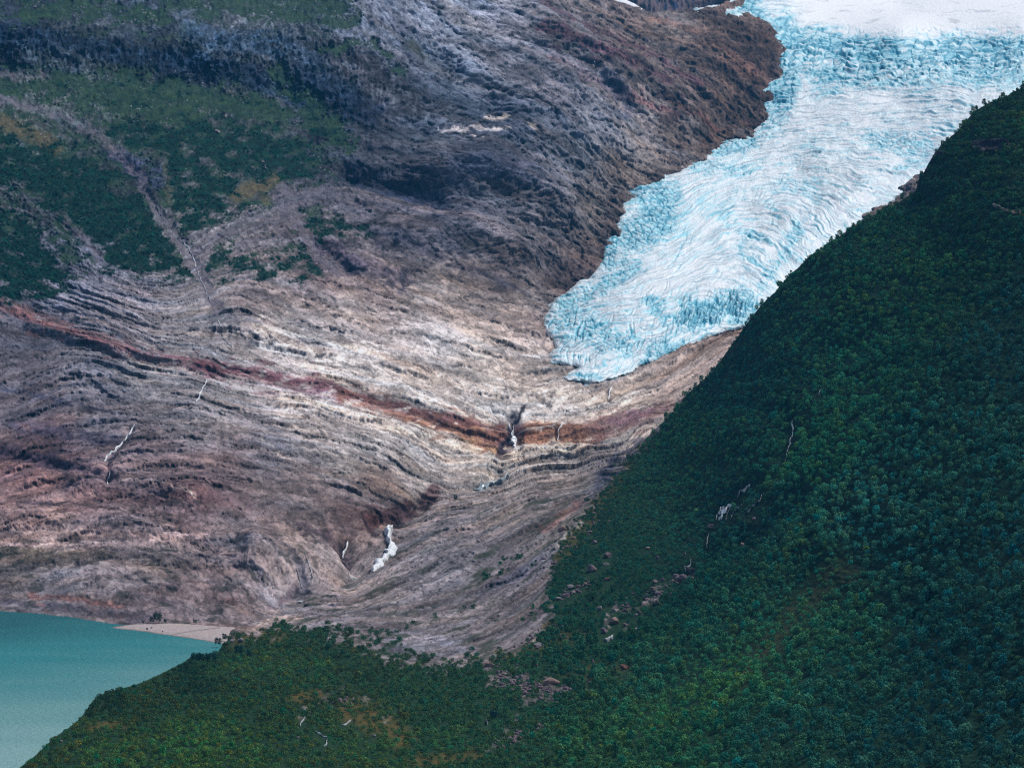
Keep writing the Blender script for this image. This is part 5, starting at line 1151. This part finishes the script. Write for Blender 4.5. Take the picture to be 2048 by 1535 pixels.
# far bushes on the mountainside
r3 = np.random.default_rng(9); n = 200000
ju_ = r3.integers(0, len(fu) - 1, n); jv_ = r3.integers(0, len(fv) - 1, n)
ok = (bmF[jv_, ju_] > .5) & keepF[jv_, ju_] & (fv[jv_] < 640) & (r3.random(n) < .5)
FPp = PF[jv_[ok], ju_[ok]]; nfar = len(FPp)
fuu, fvv = fu[ju_[ok]], fv[jv_[ok]]
fc = (L_(20, 58, 52)[None] * (1 + .8 * fbm(fuu / 30, fvv / 20, 3))[:, None]) * np.clip(r3.normal(1, .25, nfar), .4, 2)[:, None] * 3.2 * np.array([.7, 1.0, .8])
fk = 5 + r3.integers(0, 3, nfar); fs_ = r3.uniform(.55, 1.35, nfar); frr = r3.uniform(0, 6.28, nfar)
print('far bushes', nfar)

def instancer(name, P, kind, sc_, rot, tint, label, cat):
    me = bpy.data.meshes.new(name); me.vertices.add(len(P)); me.vertices.foreach_set('co', np.ascontiguousarray(P, np.float32).ravel())
    def at(n_, ty, val, f='value'):
        a = me.attributes.new(n_, ty, 'POINT'); a.data.foreach_set(f, np.ascontiguousarray(val).ravel())
    at('kind_i', 'INT', kind.astype(np.int32)); at('sc', 'FLOAT', sc_.astype(np.float32)); at('rot', 'FLOAT_VECTOR', np.stack([0 * rot, 0 * rot, rot], -1).astype(np.float32), 'vector')
    at('tint', 'FLOAT_VECTOR', tint.astype(np.float32), 'vector')
    me.update()
    o = link(bpy.data.objects.new(name, me)); tag(o, label, cat, kind='stuff')
    ng = bpy.data.node_groups.new('scatter_' + name, 'GeometryNodeTree')
    ng.interface.new_socket('Geometry', in_out='INPUT', socket_type='NodeSocketGeometry'); ng.interface.new_socket('Geometry', in_out='OUTPUT', socket_type='NodeSocketGeometry')
    N = ng.nodes; gi = N.new('NodeGroupInput'); go = N.new('NodeGroupOutput')
    m2p = N.new('GeometryNodeMeshToPoints'); ci = N.new('GeometryNodeCollectionInfo'); ci.inputs['Collection'].default_value = proto_col; ci.inputs['Separate Children'].default_value = True; ci.inputs['Reset Children'].default_value = True
    ip_ = N.new('GeometryNodeInstanceOnPoints'); ip_.inputs['Pick Instance'].default_value = True
    def na(n_, ty):
        a = N.new('GeometryNodeInputNamedAttribute'); a.data_type = ty; a.inputs['Name'].default_value = n_; return a.outputs['Attribute']
    ng.links.new(gi.outputs[0], m2p.inputs['Mesh']); ng.links.new(m2p.outputs['Points'], ip_.inputs['Points']); ng.links.new(ci.outputs[0], ip_.inputs['Instance'])
    ng.links.new(na('kind_i', 'INT'), ip_.inputs['Instance Index']); ng.links.new(na('rot', 'FLOAT_VECTOR'), ip_.inputs['Rotation']); ng.links.new(na('sc', 'FLOAT'), ip_.inputs['Scale'])
    ng.links.new(ip_.outputs[0], go.inputs[0])
    md = o.modifiers.new('scatter', 'NODES'); md.node_group = ng
    return o
rest = ~own
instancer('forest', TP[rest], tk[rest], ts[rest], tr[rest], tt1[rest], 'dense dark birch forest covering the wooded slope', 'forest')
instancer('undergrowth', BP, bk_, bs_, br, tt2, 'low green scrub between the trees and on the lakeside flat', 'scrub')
instancer('shrubbery', FPp, fk, fs_, frr, fc, 'dark green scrub patches on the far mountainside', 'scrub')

# single shrubs that stand out
def shrub(u, v, size, c, label, ptf, kinds=(5, 6, 7), lift=0, name='bush'):
    P = ptf(u, v); e = link(bpy.data.objects.new(name, None)); e.location = (P.x, P.y, P.z + lift); e.scale = [size] * 3
    tag(e, label, 'bush', 'shrubs by the lake'); c_ = KINDS[kinds[0]][0].copy(); c_.name = 'crown'; link(c_); c_.parent = e; c_['tint'] = [float(q) for q in L_(*c) * TREE_GAIN]
    return e
def lake_pt(u, v): P = unproj(np.float64(u), np.float64(v), Yz(v, .5)); return Vector(P.tolist())
for u, v, s_, k, lab in [(315, 1246, 1.25, 3, 'big round dark bush behind the gravel spit'), (303, 1246, .8, 0, 'smaller bush hugging the left of the big one behind the spit'), (330, 1246, .7, 4, 'dark bush at the right foot of the big one behind the spit'), (286, 1247, .5, 2, 'little dark bush left of the big bush behind the spit'),
                         (294, 1260, .42, 4, 'small dark tree on the water edge of the gravel spit'), (303, 1257, .3, 2, 'smaller tree just right of the one on the spit edge'), (325, 1264, .25, 4, 'tiniest tree standing alone on the spit'),
                         (390, 1248, .6, 3, 'dark bush at the foot of the slabs beyond the spit'), (436, 1292, .95, 3, 'round dark bush where the spit meets the shore'), (449, 1282, .8, 1, 'taller bush behind the round shore bush'),
                         (390, 1324, 1.0, 3, 'leftmost bush of the dark clump overhanging the lake'), (402, 1326, 1.1, 0, 'tall middle bush of the dark lake clump'), (416, 1326, .95, 1, 'right bush of the dark lake clump'), (430, 1322, .8, 2, 'low bush trailing right of the dark lake clump'),
                         (478, 1312, 1.2, 3, 'large dark bush inland of the two shore boulders'), (498, 1316, .9, 0, 'dark bush right of the large one inland of the boulders')]:
    shrub(u, v, s_, (14, 42, 38), lab, lake_pt if v < 1300 and u < 450 else near_pt, kinds=(k,))
for u, v, s_, k, lab in [(912, 1000, .95, 1, 'lone dark conifer-shaped bush on the grey slabs above the gorge'), (988, 1441, .9, 3, 'dark round bush beside the tiny fall at bottom centre')]:
    shrub(u, v, s_, (10, 36, 42), lab, near_pt, kinds=(k,))

# ------------------------------------------------------------------ small stones: rubble in the stony field
r4 = np.random.default_rng(12); V = []; Fq = []
ico = boulder_mesh(5, 1, 1, .7); iv0 = np.array([v_.co[:] for v_ in ico.vertices])
bm = bmesh.new(); bmesh.ops.create_icosphere(bm, subdivisions=1, radius=1); iv0 = np.array([v_.co[:] for v_ in bm.verts]); if0 = np.array([[v_.index for v_ in f.verts] for f in bm.faces]); bm.free()
rub = [([(990, 1355), (1060, 1370), (1140, 1395)], 24, 260), ([(1230, 1330), (1150, 1400)], 20, 60), ([(1380, 1140), (1300, 1185), (1230, 1215)], 11, 110), ([(1120, 1200), (1180, 1170)], 9, 50), ([(1100, 1130), (1180, 1050), (1220, 1010)], 16, 80), ([(1040, 1290), (1150, 1260)], 14, 50), ([(1000, 1490), (1090, 1450)], 10, 50), ([(660, 1400), (700, 1410), (620, 1415)], 14, 30), ([(400, 500), (480, 470), (560, 500)], 22, 0)]
for pts, w_, cnt in rub:
    for q in range(cnt):
        a = r4.integers(0, len(pts) - 1); f = r4.random(); u = pts[a][0] + (pts[a + 1][0] - pts[a][0]) * f + r4.normal() * w_ * .7; v = pts[a][1] + (pts[a + 1][1] - pts[a][1]) * f + r4.normal() * w_ * .6
        P = near_pt(u, v); s = r4.uniform(.25, 1.0) ** 1.5 * 1.5
        w3 = iv0 * s * r4.uniform(.7, 1.3, 3) * (1 + .25 * r4.normal(size=(len(iv0), 1)) * .5) + np.array([P.x, P.y, P.z + s * .25])
        Fq.append(if0 + len(V) * len(iv0)); V.append(w3)
o = link(mesh_np('rubble', np.concatenate(V), np.concatenate(Fq), MR['purple'], smooth=False)); tag(o, 'loose pinkish stones scattered through the scrub and stony field', 'stones', kind='stuff')

# ------------------------------------------------------------------ walkers on the ice
M_CLOTH, t_, b_ = new_mat('dark_clothing'); b_.inputs['Base Color'].default_value = (.05, .05, .07, 1); b_.inputs['Roughness'].default_value = .9
nz = t_.nodes.new('ShaderNodeTexNoise'); nz.inputs['Scale'].default_value = 6; cr = t_.nodes.new('ShaderNodeValToRGB'); cr.color_ramp.elements[0].color = (.03, .03, .05, 1); cr.color_ramp.elements[1].color = (.12, .09, .09, 1)
t_.links.new(nz.outputs['Fac'], cr.inputs[0]); t_.links.new(cr.outputs[0], b_.inputs['Base Color'])
def person_mesh(st):
    J = [(0, 0, .95), (0, 0, 1.2), (0, .02, 1.42), (0, 0, 1.52), (0, -.02, 1.62), (0, -.02, 1.74),
         (.18, 0, 1.42), (.25, -.04, 1.15), (.24, -.16 * st, .92), (-.18, 0, 1.42), (-.25, .02, 1.15), (-.24, .10 * st, .92),
         (.10, 0, .88), (.12, -.12 * st, .48), (.12, -.10 * st, .08), (.12, -.26 * st - .05, .03), (-.10, 0, .88), (-.12, .10 * st, .48), (-.12, .24 * st, .10), (-.12, .14 * st - .05, .04)]
    E = [(0, 1), (1, 2), (2, 3), (3, 4), (4, 5), (2, 6), (6, 7), (7, 8), (2, 9), (9, 10), (10, 11), (0, 12), (12, 13), (13, 14), (14, 15), (0, 16), (16, 17), (17, 18), (18, 19)]
    RR = [.16, .15, .17, .07, .10, .07, .08, .06, .045, .08, .06, .045, .11, .08, .055, .04, .11, .08, .055, .04]
    me = bpy.data.meshes.new('person'); me.from_pydata(J, E, []); o = bpy.data.objects.new('person', me); sk = o.modifiers.new('skin', 'SKIN')
    for i, r_ in enumerate(RR): me.skin_vertices[0].data[i].radius = (r_, r_)
    me.skin_vertices[0].data[0].use_root = True
    o.modifiers.new('sub', 'SUBSURF').render_levels = 1; me.materials.append(M_CLOTH); return o
for i, (u, v, lab) in enumerate([(1438.5, 333, 'person at the left end of the row of walkers crossing the ice'), (1441.5, 333, 'second person from the left in the row on the ice'), (1445.5, 332.5, 'person in the middle of the row of walkers on the ice'), (1450, 331.5, 'fourth person from the left in the row on the ice'), (1455, 330.5, 'person at the right end of the row of walkers on the ice')]):
    o = link(person_mesh(.8 + .1 * i)); P = ice_pt(u, v); o.location = (P.x, P.y - 1.5, P.z + .3); o.rotation_euler = (0, 0, R(-70)); o.scale = (1.05,) * 3
    tag(o, lab, 'person', 'walkers on the glacier')

# ------------------------------------------------------------------ haze
zmin = float(min(PF[keepF][:, 2].min(), PN[..., 2].min(), Pb[..., 2].min(), 0)) - 1.5
zmax = float(max(PF[..., 2].max(), Pg[..., 2].max(), DP[..., 2].max())) + 60
bm = bmesh.new(); bmesh.ops.create_cube(bm, size=1)
for v_ in bm.verts: v_.co = Vector((v_.co.x * 9000, 6500 + v_.co.y * 14600, (zmin + zmax) / 2 + v_.co.z * (zmax - zmin)))
me = bpy.data.meshes.new('haze'); bm.to_mesh(me); bm.free()
M_HAZE = bpy.data.materials.new('haze'); M_HAZE.use_nodes = True; t_ = M_HAZE.node_tree; t_.nodes.remove(t_.nodes['Principled BSDF'])
pvn = t_.nodes.new('ShaderNodeVolumePrincipled'); pvn.inputs['Color'].default_value = (.08, .48, 1.0, 1); pvn.inputs['Density'].default_value = 2.3e-5; pvn.inputs['Anisotropy'].default_value = 0.0
t_.links.new(pvn.outputs[0], t_.nodes['Material Output'].inputs['Volume']); me.materials.append(M_HAZE)
tag(link(bpy.data.objects.new('haze', me)), 'thin blue valley haze', kind='stuff')
